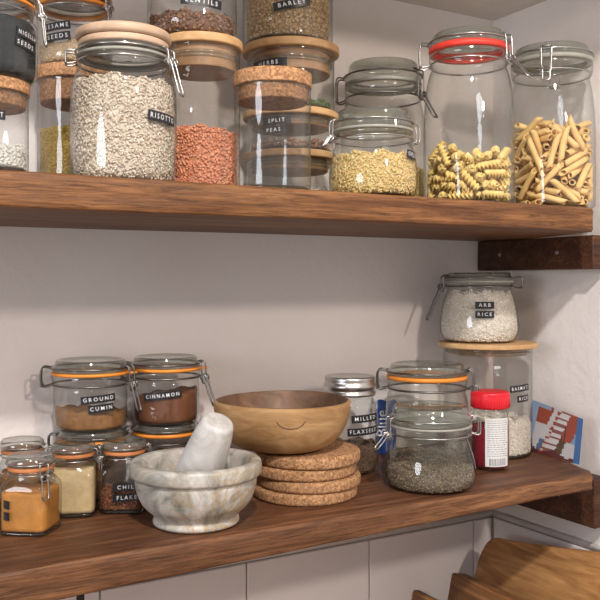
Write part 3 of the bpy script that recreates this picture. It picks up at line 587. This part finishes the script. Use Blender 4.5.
dymo(J, 'HERBS', .0850, 42*u, -30, .075, .0150, .03)
J = canister('wide glass canister of barley on top of the stack of three', (X - .004, Y, UP + 159*u), u, 45.5, 72, 49, 8, 20)
fill('pearl_barley', at(J), [(.080, .008), (.081, .2)], 46*u, M['barley'], 'golden barley in the canister at the top of the stack', 'grain', (.0062, .0040, .0034), .95)
dymo(J, 'BARLEY', .0882, 31*u, 5, .070, .0155, .20)
# --- orzo jars
u = .00177; J, B = clip_jar('squat clip-top jar of orzo in front of the taller grey-lidded jar', (.861, 1.222, UP), u,
    [(38, 1), (42, 4), (44, 12), (44, 24), (42.5, 38), (40, 48), (38, 53)], (39, 58), (39.5, 66, 86), 'grey_rubber', phi=-66, phi_h=110, lever=.02, swing=.7, gth=.8)
fill('orzo_pasta', at(J), inner(B), 41*u, M['orzo'], 'yellow orzo pasta in the squat clip-top jar', 'pasta', (.0066, .0030, .0026), .95)
dymo(J, 'ORZO', .0755, 40*u, 62, .034, .0140, -.10)
u = .00205; J, B = clip_jar('tall clip-top jar with a grey rim behind the orzo jar', (1.0325, 1.43, UP), u,
    [(38, 1), (42, 4), (43, 12), (43, 70), (42, 92), (39.5, 104), (38, 110)], (38, 113), (38.5, 127, 148), 'grey_rubber', phi=56, phi_h=-95, k=1.3, lever=.045, swing=.55, wmat=M['darkwire'])
fill('orzo_pasta', at(J), inner(B), 40*u, M['orzo'], 'orzo pasta in the tall jar behind the squat orzo jar', 'pasta', (.0066, .0030, .0026), .8)
# --- pasta jars
u = .00194; JF, B = clip_jar('tall clip-top jar with a red rubber seal, part full of fusilli', (1.108, 1.252, UP), u,
    [(40, 1), (44, 4), (45, 12), (45, 55), (44, 95), (42, 118), (39, 131), (37, 136)], (37.5, 141), (39, 155, 171), 'red_rubber', phi=58, phi_h=-84, k=1.3, lever=.045, swing=.75, gth=1.8)
u = .00209; JP, B = clip_jar('tall clip-top jar with a pale seal at the right end, full of penne', (1.339, 1.257, UP), u,
    [(37, 1), (41, 4), (42, 12), (42, 70), (41, 95), (39, 115), (37.5, 124), (36.5, 128)], (37, 134), (39, 147, 161), 'grey_rubber', phi=-6, phi_h=176, k=1.2, lever=.022, swing=.12, gth=1.3)
PENNE_MESH = None
def penne_mesh():
    mb = MB(); L, r, seg, st = .069, .0062, 14, 9
    vs = []; fs = []
    for layer, rr in ((0, r), (1, r * .72)):
        for i in range(st + 1):
            for k in range(seg):
                a = 2 * PI * k / seg; q = rr * (1 + (.05 if (k % 2 and not layer) else 0)); y, z = q * math.cos(a), q * math.sin(a)
                x = -L / 2 + L * i / st; sk = (1 if i >= st / 2 else 1); cut = .9 * z
                x += cut * (abs(2 * i / st - 1))
                bendz = 1.2 * (x * x)
                vs.append((y, z + bendz, x))
    o = (st + 1) * seg
    for i in range(st):
        for k in range(seg):
            l = (k + 1) % seg; fs.append((i*seg+k, i*seg+l, (i+1)*seg+l, (i+1)*seg+k)); fs.append((o+i*seg+l, o+i*seg+k, o+(i+1)*seg+k, o+(i+1)*seg+l))
    for k in range(seg):
        l = (k + 1) % seg; fs.append((l, k, o + k, o + l)); fs.append((st*seg+k, st*seg+l, o+st*seg+l, o+st*seg+k))
    mb.add(vs, fs); me = mb.mesh('penne'); me.materials.append(M['penne']); me.shade_smooth(); return me
def fusilli_mesh():
    mb = MB(); L, R, st, turns = .046, .0084, 40, 1.9
    vs = []; fs = []
    for i in range(st + 1):
        t = i / st; tw = t * turns * 2 * PI; w = 1
        prof = []
        for b in range(3):
            a = tw + b * 2 * PI / 3
            for (da, rr) in ((-.50, R * .30), (-.17, R), (.17, R), (.50, R * .30)): prof.append((rr * math.cos(a + da), rr * math.sin(a + da)))
        for p in prof: vs.append((p[0], p[1], -L / 2 + L * t))
    m = 12
    for i in range(st):
        for k in range(m): l = (k + 1) % m; fs.append((i*m+k, i*m+l, (i+1)*m+l, (i+1)*m+k))
    fs.append(tuple(range(m))[::-1]); fs.append(tuple(st*m+k for k in range(m)))
    mb.add(vs, fs); me = mb.mesh('fusilli'); me.materials.append(M['fusilli']); me.shade_smooth(); return me
def poses(s):
    for row in s.split():
        v = [int(x) for x in row.split(',')]; yield Vector(v[:3]) * 1e-4, Quaternion([x * .01 for x in v[3:]]).normalized()
pm, inner_mb = penne_mesh(), MB()
for i, (p, q) in enumerate(x for x in poses(PENNE_POSE) if x[0].z < .168):
    p = p + Vector((0, 0, .007))
    if i < 150:
        o = bpy.data.objects.new('penne_tube', pm); C.objects.link(o); o.location = p + JP.location; o.rotation_mode = 'QUATERNION'; o.rotation_quaternion = q
        tag(o, 'dry penne pasta tube in the tall jar at the right end', 'pasta', 'penne in the tall jar at the right end')
    else:
        inner_mb.add([q @ v.co + p for v in pm.vertices], [tuple(f.vertices) for f in pm.polygons])
o = inner_mb.build('penne_pile', M['penne']); o.location = JP.location; tag(o, 'penne in the middle of the heap inside the right end jar', 'pasta', kind='stuff')
fm = fusilli_mesh()
for i, (p, q) in enumerate(poses(FUS_POSE)):
    o = bpy.data.objects.new('fusilli_spiral', fm); C.objects.link(o); o.location = p + JF.location + Vector((0, 0, .007)); o.rotation_mode = 'QUATERNION'; o.rotation_quaternion = q
    tag(o, 'dry fusilli pasta spiral in the jar with the red seal', 'pasta', 'fusilli in the jar with the red seal')
# ================================================================== lower shelf
FL = .0045
def spice_fill(J, yaw, kind, top, mat, label, cat, size=None, dens=1, nm=None):
    return fill(kind, at(J), [(.0355, .008), (.0355, .066), (.034, .074)], top, mat, label, cat, size, dens, bumpy=.0012, n_exp=6, rot=yaw)
yaw = math.radians(-37)
J = spice_jar('square spice jar of orange powder at the front left of the lower shelf', (.293, 1.322, LO), yaw, phi=26, lever=.040, swing=.12)
spice_fill(J, yaw, 'orange_spice_powder', .064, M['turmeric'], 'orange spice powder in the front left square jar', 'spice')
af = math.degrees(yaw - math.pi + math.pi/2 - facing(J))
dymo(J, '', .0425, .048, -60, .022, .0125, 0); dymo(J, '', .0425, .031, -60, .022, .0125, 0)
yaw2 = math.radians(-20)
J = spice_jar('square spice jar of beige powder, second from the front left corner', (.376, 1.388, LO), yaw2, phi=68, lever=.020, swing=.1)
spice_fill(J, yaw2, 'beige_spice_powder', .077, M['ginger'], 'beige ground spice in the second square jar', 'spice')
yaw3 = math.radians(-30)
J = spice_jar('square spice jar of chilli flakes beside the marble mortar', (.456, 1.368, LO), yaw3, phi=80, lever=.022, swing=.1)
spice_fill(J, yaw3, 'chilli_flakes', .036, M['chilli'], 'red chilli flakes low in the square jar beside the mortar', 'spice', (.0042, .003, .001), .9)
# its two-line label faces the room
dymo(J, 'CHILLI', 0, .046, 4, .044, .0125, 0, flat=.0402, dx=.004); dymo(J, 'FLAKES', 0, .029, 4, .044, .0125, 0, flat=.0402, dx=.004)
yaw4 = math.radians(-25)
J = spice_jar('square spice jar at the back left, mostly hidden behind two others', (.309, 1.459, LO), yaw4, phi=60, lever=.02)
spice_fill(J, yaw4, 'brown_spice_powder', .060, M['cumin'], 'brown ground spice in the back left square jar', 'spice')
J = spice_jar('square spice jar at the left edge behind the orange powder jar', (.222, 1.396, LO), yaw4, phi=30, lever=.02)
spice_fill(J, yaw4, 'brown_spice_powder', .055, M['cumin'], 'brown ground spice in the jar at the left edge', 'spice')
# --- cumin and cinnamon, each on another clip jar
u = .00177; X, Y = .434, 1.478
low = [(29, 1), (32, 4), (33, 10), (33, 45), (32.5, 48)]
J, B = clip_jar('squat clip-top jar underneath the ground cumin jar', (X, Y, LO), u, low, (33, 51), (34, 58, 68), 'orange', phi=84, lever=.03, swing=.2, wmat=M['darkwire'])
fill('brown_spice_powder', at(J), inner(B), 34*u, M['cumin'], 'brown spice in the jar underneath the cumin jar', 'spice', bumpy=.002)
up_ = [(32, 1), (35, 4), (36, 10), (36, 38), (35.5, 42)]
J, B = clip_jar('clip-top jar of ground cumin with an orange seal and tab, stacked at the left', (X - .003, Y, LO + 68*u + .0006), u, up_, (36.5, 45), (37.5, 56, 69), 'orange', phi=64, phi_h=-92, k=1.25, lever=.038, swing=.25, wmat=M['darkwire'], tab=78, gth=.9)
fill('cumin_powder', at(J), inner(B), 18*u, M['cumin'], 'brown cumin powder clumped in the upper left jar', 'spice', bumpy=.003, tilt=(-.10, .02))
dymo(J, 'GROUND', .0641, 33.5*u, 12, .060, .0130, .07); dymo(J, 'CUMIN', .0641, 24.5*u, 16, .044, .0130, .07)
u = .00185; X, Y = .571, 1.475
J, B = clip_jar('squat clip-top jar underneath the cinnamon jar', (X, Y, LO), u, [(28, 1), (31, 4), (32, 10), (32, 43), (31.5, 45)], (32, 48), (33, 56, 65), 'orange', phi=84, lever=.03, swing=.2, wmat=M['darkwire'])
fill('brown_spice_powder', at(J), inner(B), 32*u, M['cinnamon'], 'brown spice in the jar underneath the cinnamon jar', 'spice', bumpy=.002)
J, B = clip_jar('clip-top jar of cinnamon with an orange seal beside the wooden bowl', (X, Y, LO + 65*u + .0006), u, [(29, 1), (32, 4), (33, 10), (33, 38), (32.5, 42)], (33, 46), (34, 54, 66), 'orange', phi=66, phi_h=-92, k=1.25, lever=.042, swing=.35, wmat=M['darkwire'], tab=88, gth=.9)
fill('cinnamon_powder', at(J), inner(B), 29*u, M['cinnamon'], 'dark brown cinnamon powder in the upper jar', 'spice', bumpy=.002, tilt=(.12, -.06))
dymo(J, 'CINNAMON', .0615, 30.5*u, -6, .070, .0130, .10)
# --- mortar and pestle
t = thing('stone_mortar', 'veined grey marble mortar on a round foot', 'mortar', (.528, 1.233, LO))
out = rounded([(.062, .0005), (.0675, .004), (.0675, .009), (.0655, .014), (.071, .021), (.084, .034), (.092, .051), (.0955, .067), (.0955, .0745), (.0985, .0765), (.1025, .080), (.1035, .088), (.1030, .096), (.1005, .1), (.094, .1015), (.087, .0995), (.083, .093)], 3)
mb = MB(); lathe(mb, [(.02, .0005)] + out + rounded([(.083, .093), (.078, .075), (.066, .050), (.045, .033), (.02, .027), (.004, .026)], 3)[1:], 96); mb.build('bowl_body', M['marble'], t)
right = Vector((.864, -.503, 0)); toward = Vector((-.503, -.864, 0))
p0 = Vector((.528, 1.233, LO)) + right * -.002 + toward * -.012 + Vector((0, 0, .064)); p1 = Vector((.528, 1.233, LO)) + right * .038 + toward * .030 + Vector((0, 0, .164))
ax = (p1 - p0).normalized(); t = thing('stone_pestle', 'pale stone pestle leaning in the marble mortar', 'pestle', p0)
t.rotation_mode = 'QUATERNION'; t.rotation_quaternion = Vector((0, 0, 1)).rotation_difference(ax)
L = (p1 - p0).length
mb = MB(); lathe(mb, rounded([(.002, -.030), (.020, -.027), (.034, -.015), (.0375, .002), (.0370, .02), (.0345, .05), (.0300, L * .78), (.0270, L - .010), (.0255, L - .003), (.0222, L + .0015), (.019, L + .002), (.010, L + .0022), (.002, L + .0022)], 3), 56); mb.build('pestle_body', M['pestle'], t)
# --- cork mats and bowl
mats = [(.769, 1.303, .0940, .0205), (.775, 1.300, .0930, .0200), (.768, 1.306, .0935, .0205), (.774, 1.302, .0945, .0215)]
z = LO + .0003
names = ['bottom of the stack of four', 'second from the bottom of the stack', 'third from the bottom of the stack', 'top one, right under the wooden bowl']
for i, (x, y, r, h) in enumerate(mats):
    mb = MB(); lathe(mb, disc(r, 0, h - .0006, .006), 80, wob=.0025); o = mb.build('cork_mat', M['corkmat']); o.location = (x, y, z); o.rotation_euler = (0, 0, i * 1.3)
    tag(o, 'round thick cork mat, ' + names[i], 'mat', 'cork mats under the wooden bowl'); z += h
t = thing('wooden_bowl', 'round hand-turned wooden bowl standing on the cork mats', 'bowl', (.731, 1.318, z + .0005))
bo = rounded([(.02, .0), (.052, .0), (.080, .007), (.101, .023), (.1145, .045), (.1210, .068), (.1230, .082), (.1205, .0865), (.1180, .0875)], 4)
bi = rounded([(.1180, .0875), (.1150, .0860), (.110, .068), (.098, .044), (.078, .026), (.048, .015), (.004, .012)], 4)
mb = MB(); lathe(mb, bo, 96, cap1=False, wob=.006, wz=.0008); mb.build('bowl_outside', M['bowl'], t)
mb = MB(); lathe(mb, bi, 96, cap0=False, wob=.006, wz=.0008); o = mb.build('bowl_inside', M['bowl_in'], t); o['label'] = 'dark stained hollow of the bowl'
# shallow carved grip line on the outside
mb = MB(); a0 = math.atan2(-1.33, -.738) + .12
cp = []
for i in range(21):
    s = -1 + 2 * i / 20; a = a0 + s * .20; zz = .058 + .010 * s * s * s * s - .004 + .003 * abs(s); rr = float(np.interp(zz, [b[1] for b in bo[8:34]], [b[0] for b in bo[8:34]]))
    cp.append((rr * math.cos(a) * 1.0005, rr * math.sin(a) * 1.0005, zz))
tube(mb, cp, .0011, 6); mb.build('carved_line', M['bowl_in'], t)
# --- jar with screw lid
u = .00202; X, Y = .942, 1.42
t = thing('screw_top_jar', 'round glass jar with a ribbed silver screw lid behind the cork mats', 'jar', (X, Y, LO))
pr = rounded([(25, 1), (28, 4), (29, 10), (29, 45), (28.5, 55), (26, 66), (24, 71), (23.5, 76)], 4); pr = [(r * u, z * u) for r, z in pr]
mb = MB(); lathe(mb, [(pr[0][0] * .6, .003), (pr[0][0] * .95, 0)] + pr, 72, cap1=False); mb.build('glass_body', M['glass'], t)
mb = MB(); lathe(mb, [(.01, .001), (.050, .001), (.053, .004), (.048, .006), (.01, .006)], 48); mb.build('thick_base', M['baseglass'], t)
mb = MB(); rr = 25.5 * u; z0 = 76 * u
lathe(mb, [(rr * .6, z0), (rr, z0), (rr * 1.02, z0 + .002), (rr * 1.02, z0 + .006), (rr * .965, z0 + .008), (rr * .965, z0 + .012), (rr * 1.02, z0 + .015), (rr * 1.02, z0 + .022), (rr * .97, z0 + .0245), (rr * .975, z0 + .030), (rr * .985, z0 + .035), (rr * .95, z0 + .0375), (rr * .9, z0 + .0365), (rr * .3, z0 + .0365)], 72); mb.build('screw_lid', M['steel'], t)
dymo(t, 'MILLED', .0592, 56 * u, 33, .060, .0150, .04); dymo(t, 'FLAXSEED', .0592, 43.5 * u, 30, .070, .0150, .04)
fill('milled_flaxseed', at(t), inner(pr), 27 * u, M['flax'], 'brown milled flaxseed in the jar with the silver screw lid', 'seeds', (.0042, .0025, .0015), .9)
# --- blue packet between the jars
t = thing('foil_packet', 'blue foil packet with white writing behind the two clear clip-top jars', 'packet', (1.104, 1.515, LO), None, math.radians(-30))
mb = MB(); W, H = .042, .118; nx, nz = 10, 16; vs = []; fs = []
for sgn in (-1, 1):
    for j in range(nz + 1):
        for i in range(nx + 1):
            a, b = i / nx, j / nz; th = .016 * (math.sin(PI * a) ** .6) * (1 - b ** 4) * (math.sin(PI * min(1, b * 1.0 + .12)) ** .5 if b < .88 else 0.0)
            vs.append((-W / 2 + W * a, sgn * (th + .0004), H * b + .0005 + .002 * (j == nz) * math.sin(a * 9)))
q = (nx + 1) * (nz + 1)
for s in (0, 1):
    for j in range(nz):
        for i in range(nx):
            f = (s*q + j*(nx+1)+i, s*q + j*(nx+1)+i+1, s*q + (j+1)*(nx+1)+i+1, s*q + (j+1)*(nx+1)+i); fs.append(f if s == 0 else f[::-1])
mb.add(vs, fs); mb.build('pouch', M['blue_pack'], t)
v, f = text_mesh('Blue', .034, 1.0); v = [(-y * 1.0 - .012, -.0178, x + .07) for x, y, _ in v]; MBt = MB(); MBt.add(v, f); MBt.build('lettering', M['white_paper'], t, False)
# --- front seed jar and the clear jar behind it
u = .00186; J, B = clip_jar('squat clip-top jar of grey-brown seeds at the front of the lower shelf', (.999, 1.234, LO), u,
    [(37, 1), (42, 4), (45, 11), (45, 18), (43, 30), (39.5, 41), (37, 49)], (39.5, 54), (40.5, 62, 81), 'grey_rubber', phi=-62, phi_h=100, k=1.1, lever=.030, swing=.75, gth=.7)
fill('grey_seeds', at(J), inner(B), 21*u, M['seeds'], 'grey-brown seeds in the front squat jar', 'seeds', (.0036, .0026, .0020), .9, (-.03, .05))
u = .00208; J, B = clip_jar('taller clip-top jar with an orange seal behind the seed jar', (1.112, 1.385, LO), u,
    [(37, 1), (40, 4), (41, 10), (41, 55), (40, 66), (38.5, 72)], (38.5, 77), (39.5, 88, 101), 'orange', phi=84, phi_h=-92, k=1.5, lever=.024, swing=.2, wmat=M['darkwire'], gth=1.2)
fill('pale_grain', at(J), inner(B), 10*u, M['seeds'], 'thin layer of seeds in the taller orange-sealed jar', 'seeds', (.0036, .0026, .0020), .7)
# --- red-lidded jar
u = .00205; t = thing('red_lidded_jar', 'small jar of dark red filling with a bright red screw cap', 'jar', (1.203, 1.294, LO))
pr = [(15*u, .001), (17.5*u, .002), (18.6*u, .007), (18.6*u, 46*u), (17.5*u, 50*u), (17.2*u, 54*u), (16.5*u, 57*u), (16*u, 60*u)]
mb = MB(); lathe(mb, pr, 64, cap1=False); mb.build('glass_body', M['glass'], t)
mb = MB(); lathe(mb, disc(19*u, 60*u, 77*u, .005), 64)
for k in range(48):
    a = 2*PI*k/48; tube(mb, [(19*u*math.cos(a), 19*u*math.sin(a), 61.5*u), (19*u*math.cos(a), 19*u*math.sin(a), 74*u)], .0006, 5)
mb.build('screw_cap', M['redcap'], t)
a0 = facing(t) + math.radians(24); mb = MB(); n = 16; w, z0, z1 = .052, 5*u, 52*u; r = 18.75*u
mb.add([p for i in range(n+1) for p in ((r*math.cos(a0+(-w/2+w*i/n)/r), r*math.sin(a0+(-w/2+w*i/n)/r), z0), (r*math.cos(a0+(-w/2+w*i/n)/r), r*math.sin(a0+(-w/2+w*i/n)/r), z1))], [(2*i, 2*i+2, 2*i+3, 2*i+1) for i in range(n)])
lab = mb.build('paper_label', M['white_paper'], t); mb = MB(); rnd = random.Random(3)
for j in range(17):       # rows of tiny print
    zc = .102 - j * .0044; x = -w/2 + .004; 
    while x < w/2 - .008:
        L = rnd.uniform(.003, .008); pts = bend([(x, -.0006, .0002), (x + L, -.0006, .0002), (x + L, .0006, .0002), (x, .0006, .0002)], r, a0, zc, 0); mb.add(pts, [(0, 1, 2, 3)]); x += L + .0016
x = -w/2 + .008
while x < w/2 - .010:     # bar code stripes
    L = rnd.choice([.0006, .0011, .0016]); mb.add(bend([(x, -.007, .0002), (x + L, -.007, .0002), (x + L, .007, .0002), (x, .007, .0002)], r, a0, .0195, 0), [(0, 1, 2, 3)]); x += L + rnd.choice([.0007, .0013])
mb.build('printed_text', M['print'], lab, False)
fill('red_filling', at(t), inner([(p[0], p[1]) for p in pr], .002), 43*u, M['berry'], 'dark red filling in the jar with the red cap', 'preserve', bumpy=.0008)
# --- basmati canister and the rice jar on it
u = .00224; J = canister('large bamboo-lidded canister of basmati rice in the corner', (1.312, 1.42, LO), u, 43.5, 110, 48.5, 5, 7)
fill('basmati_rice', at(J), [(.0935, .008), (.0935, .1)], 33*u, M['rice'], 'white basmati rice in the large corner canister', 'rice', (.0062, .0024, .0022), .85)
dymo(J, 'BASMATI', .0978, 68*u, 45, .056, .0140, .05); dymo(J, 'RICE', .0978, 58*u, 50, .036, .0140, .05)
u = .0022; J, B = clip_jar('squat clip-top jar of white rice standing on the basmati canister', (1.296, 1.43, LO + 110*.00224 + .0004), u,
    [(32, 1), (36, 3), (39, 10), (39.5, 18), (38, 31), (35, 44), (32.5, 50), (32, 53)], (33, 56), (34, 61, 70), 'grey_rubber', phi=-66, phi_h=88, k=1.3, lever=.060, swing=.42, wmat=M['darkwire'], gth=.7)
fill('white_rice', at(J), inner(B), 50*u, M['rice'], 'white rice filling the squat jar on the basmati canister', 'rice', (.0058, .0030, .0026), .9)
dymo(J, 'ARB', .0865, 38*u, 8, .040, .0150, 0); dymo(J, 'RICE', .0868, 29*u, 8, .040, .0150, 0)
# --- picture card against the right wall
c = [Vector(p) for p in ((1.402, 1.405, LO + .0005), (1.383, 1.222, LO + .0005), (1.395, 1.222, LO + .094), (1.438, 1.405, LO + .109))]
nx, nz = 40, 26; me = bpy.data.meshes.new('card'); vs = []; fs = []
for j in range(nz + 1):
    for i in range(nx + 1):
        a, b = i / nx, j / nz; p = (c[0] * (1 - a) + c[1] * a) * (1 - b) + (c[3] * (1 - a) + c[2] * a) * b; vs.append(p)
for j in range(nz):
    for i in range(nx): fs.append((j*(nx+1)+i, j*(nx+1)+i+1, (j+1)*(nx+1)+i+1, (j+1)*(nx+1)+i))
nf = len(fs); me.from_pydata(vs, [], fs); me.update()
def pic(a, b):
    """picture of a white and red-brown street front under a blue sky, blue strip on the right"""
    if a > .90: return (.06, .16, .38)
    if b < .10 + .05 * math.sin(a * 14): return (.12, .03, .03)
    s = a * 1.0 + (b - .5) * -.25
    if a < .16: return (.28, .42, .62)
    if s < .34 and b < .62: return (.62, .60, .62)
    if b > .93 - .2 * a * 0 and a < .4: return (.30, .42, .60)
    if b > .62 and s < .34: return (.36, .07, .04)
    if s < .42: return (.60, .60, .64) if b > .3 else (.10, .16, .30)
    if s < .48: return (.34, .06, .04) if (b * 9) % 1 < .55 else (.6, .56, .55)
    if s < .66: return (.66, .64, .66) if (b * 7) % 1 < .6 else (.25, .10, .09)
    if b < .38: return (.10, .07, .04) if s < .78 else (.56, .54, .56)
    if s < .86: return (.36, .07, .045) if (a * 21) % 1 < .7 else (.10, .04, .03)
    return (.20, .34, .55)
col = me.color_attributes.new('pic', 'FLOAT_COLOR', 'CORNER'); arr = []
for k, f in enumerate(fs):
    i, j = k % nx, k // nx; arr += [*pic((i + .5) / nx, (j + .5) / nz), 1] * 4
col.data.foreach_set('color', arr)
m, nt = newmat('printed_card'); at_ = nt.nodes.new('ShaderNodeAttribute'); at_.attribute_name = 'pic'; finish(nt, at_.outputs['Color'], .35)
o = link('picture_card', me, m, smooth=False); sm = o.modifiers.new('s', 'SOLIDIFY'); sm.thickness = .0008; sm.offset = 1
tag(o, 'picture postcard of red and white buildings leaning on the right wall', 'postcard')
# ------------------------------------------------------------------ chopping boards
def board(label, pts_top, tilt, th, mat, name='chopping_board'):
    """slab standing on the worktop and leaning on towards the right wall; outline in (y, height along the face)"""
    t = thing(name, label, 'chopping board', pts_top['loc']); mb = MB(); out = pts_top['outline']; n = len(out)
    P = smooth_pts([(0, y, z) for y, z in out], 5, True) if pts_top.get('soft') else [Vector((0, y, z)) for y, z in out]; m = len(P); d = Vector((math.sin(tilt), 0, math.cos(tilt))); nn = Vector((math.cos(tilt), 0, -math.sin(tilt)))
    cen = sum(P, Vector()) / m; vs = []; fs = []
    for off, ins in ((0, .004), (.004, 0), (th - .004, 0), (th, .004)):
        for p in P:
            q = p + (cen - p).normalized() * ins; vs.append(Vector((0, q.y, 0)) + d * q.z + nn * off)
    for r in range(3):
        for k in range(m): l = (k + 1) % m; fs.append((r*m+k, r*m+l, (r+1)*m+l, (r+1)*m+k))
    fs.append(tuple(range(m))[::-1]); fs.append(tuple(3*m+k for k in range(m)))
    lo = min(v.z for v in vs); vs = [v - Vector((0, 0, lo)) for v in vs]
    mb.add(vs, fs); b = mb.build('slab', mat, t); return t
TL = math.radians(31)
board('large honey-coloured board with rounded corners leaning on the right wall', {'soft': 1, 'loc': (1.185, 1.20, .551), 'outline': [(-.26, .005), (-.05, .002), (.20, .004), (.245, .02), (.258, .08), (.268, .24), (.276, .29), (.272, .330), (.25, .349), (.205, .355), (.10, .372), (-.04, .398), (-.14, .412), (-.22, .415), (-.26, .40), (-.265, .2), (-.265, .05)]}, TL, .030, M['board'])
board('thick dark square-cornered board standing in front of the large one', {'loc': (1.128, 1.18, .551), 'outline': [(-.22, .002), (0, 0), (.218, .002), (.220, .004), (.2205, .14), (.220, .272), (.217, .275), (0, .275), (-.22, .275), (-.223, .27), (-.223, .14), (-.223, .004)]}, math.radians(13), .042, M['board2'])
board('slim pale wooden board, the nearest to the left of the three', {'loc': (1.022, 1.17, .551), 'outline': [(-.2, .002), (0, 0), (.208, .002), (.210, .004), (.2105, .14), (.210, .266), (.207, .269), (0, .269), (-.2, .269), (-.203, .26), (-.203, .14), (-.203, .004)]}, math.radians(10), .020, M['board2'])
# ================================================================== light and camera
def area(name, loc, aim, size, power, colr):
    l = bpy.data.lights.new(name, 'AREA'); l.shape = 'DISK'; l.size = size; l.energy = power; l.color = colr
    o = bpy.data.objects.new(name, l); C.objects.link(o); o.location = loc
    o.rotation_euler = (Vector(aim) - Vector(loc)).to_track_quat('-Z', 'Y').to_euler(); return o
area('key_lamp', (-.15, -.75, 3.15), (.9, 1.4, 1.3), .14, 64, (1, .95, .90))
area('second_lamp', (.9, -1.5, 2.55), (.7, 1.4, 1.2), .2, 30, (1, .86, .74))
area('window_light', (-2.0, .2, 1.7), (.8, 1.4, 1.2), 1.0, 26, (.88, .93, 1.0))
w = bpy.data.worlds.new('room'); bpy.context.scene.world = w; w.use_nodes = True; nt = w.node_tree
bg = nt.nodes['Background']; tc = nt.nodes.new('ShaderNodeTexCoord'); n = nt.nodes.new('ShaderNodeTexNoise'); n.inputs['Scale'].default_value = 1.6
nt.links.new(tc.outputs['Generated'], n.inputs['Vector'])
c = ramp(nt, n.outputs['Fac'], [(.35, (.42, .37, .345)), (.65, (.90, .83, .79))]); nt.links.new(c, bg.inputs['Color']); bg.inputs['Strength'].default_value = .95
cam = bpy.data.cameras.new('camera'); co = bpy.data.objects.new('camera', cam); C.objects.link(co)
co.location = (0, 0, 1.45); co.rotation_euler = (PI / 2, 0, math.radians(-30.2)); cam.sensor_width = 36; cam.lens = 843 / 600 * 36; cam.shift_y = -.03; cam.clip_start = .02
sc = bpy.context.scene; sc.camera = co
sc.cycles.transparent_max_bounces = 48; sc.cycles.max_bounces = 12
sc.view_settings.view_transform = 'Standard'; sc.view_settings.look = 'None'; sc.view_settings.exposure = 0
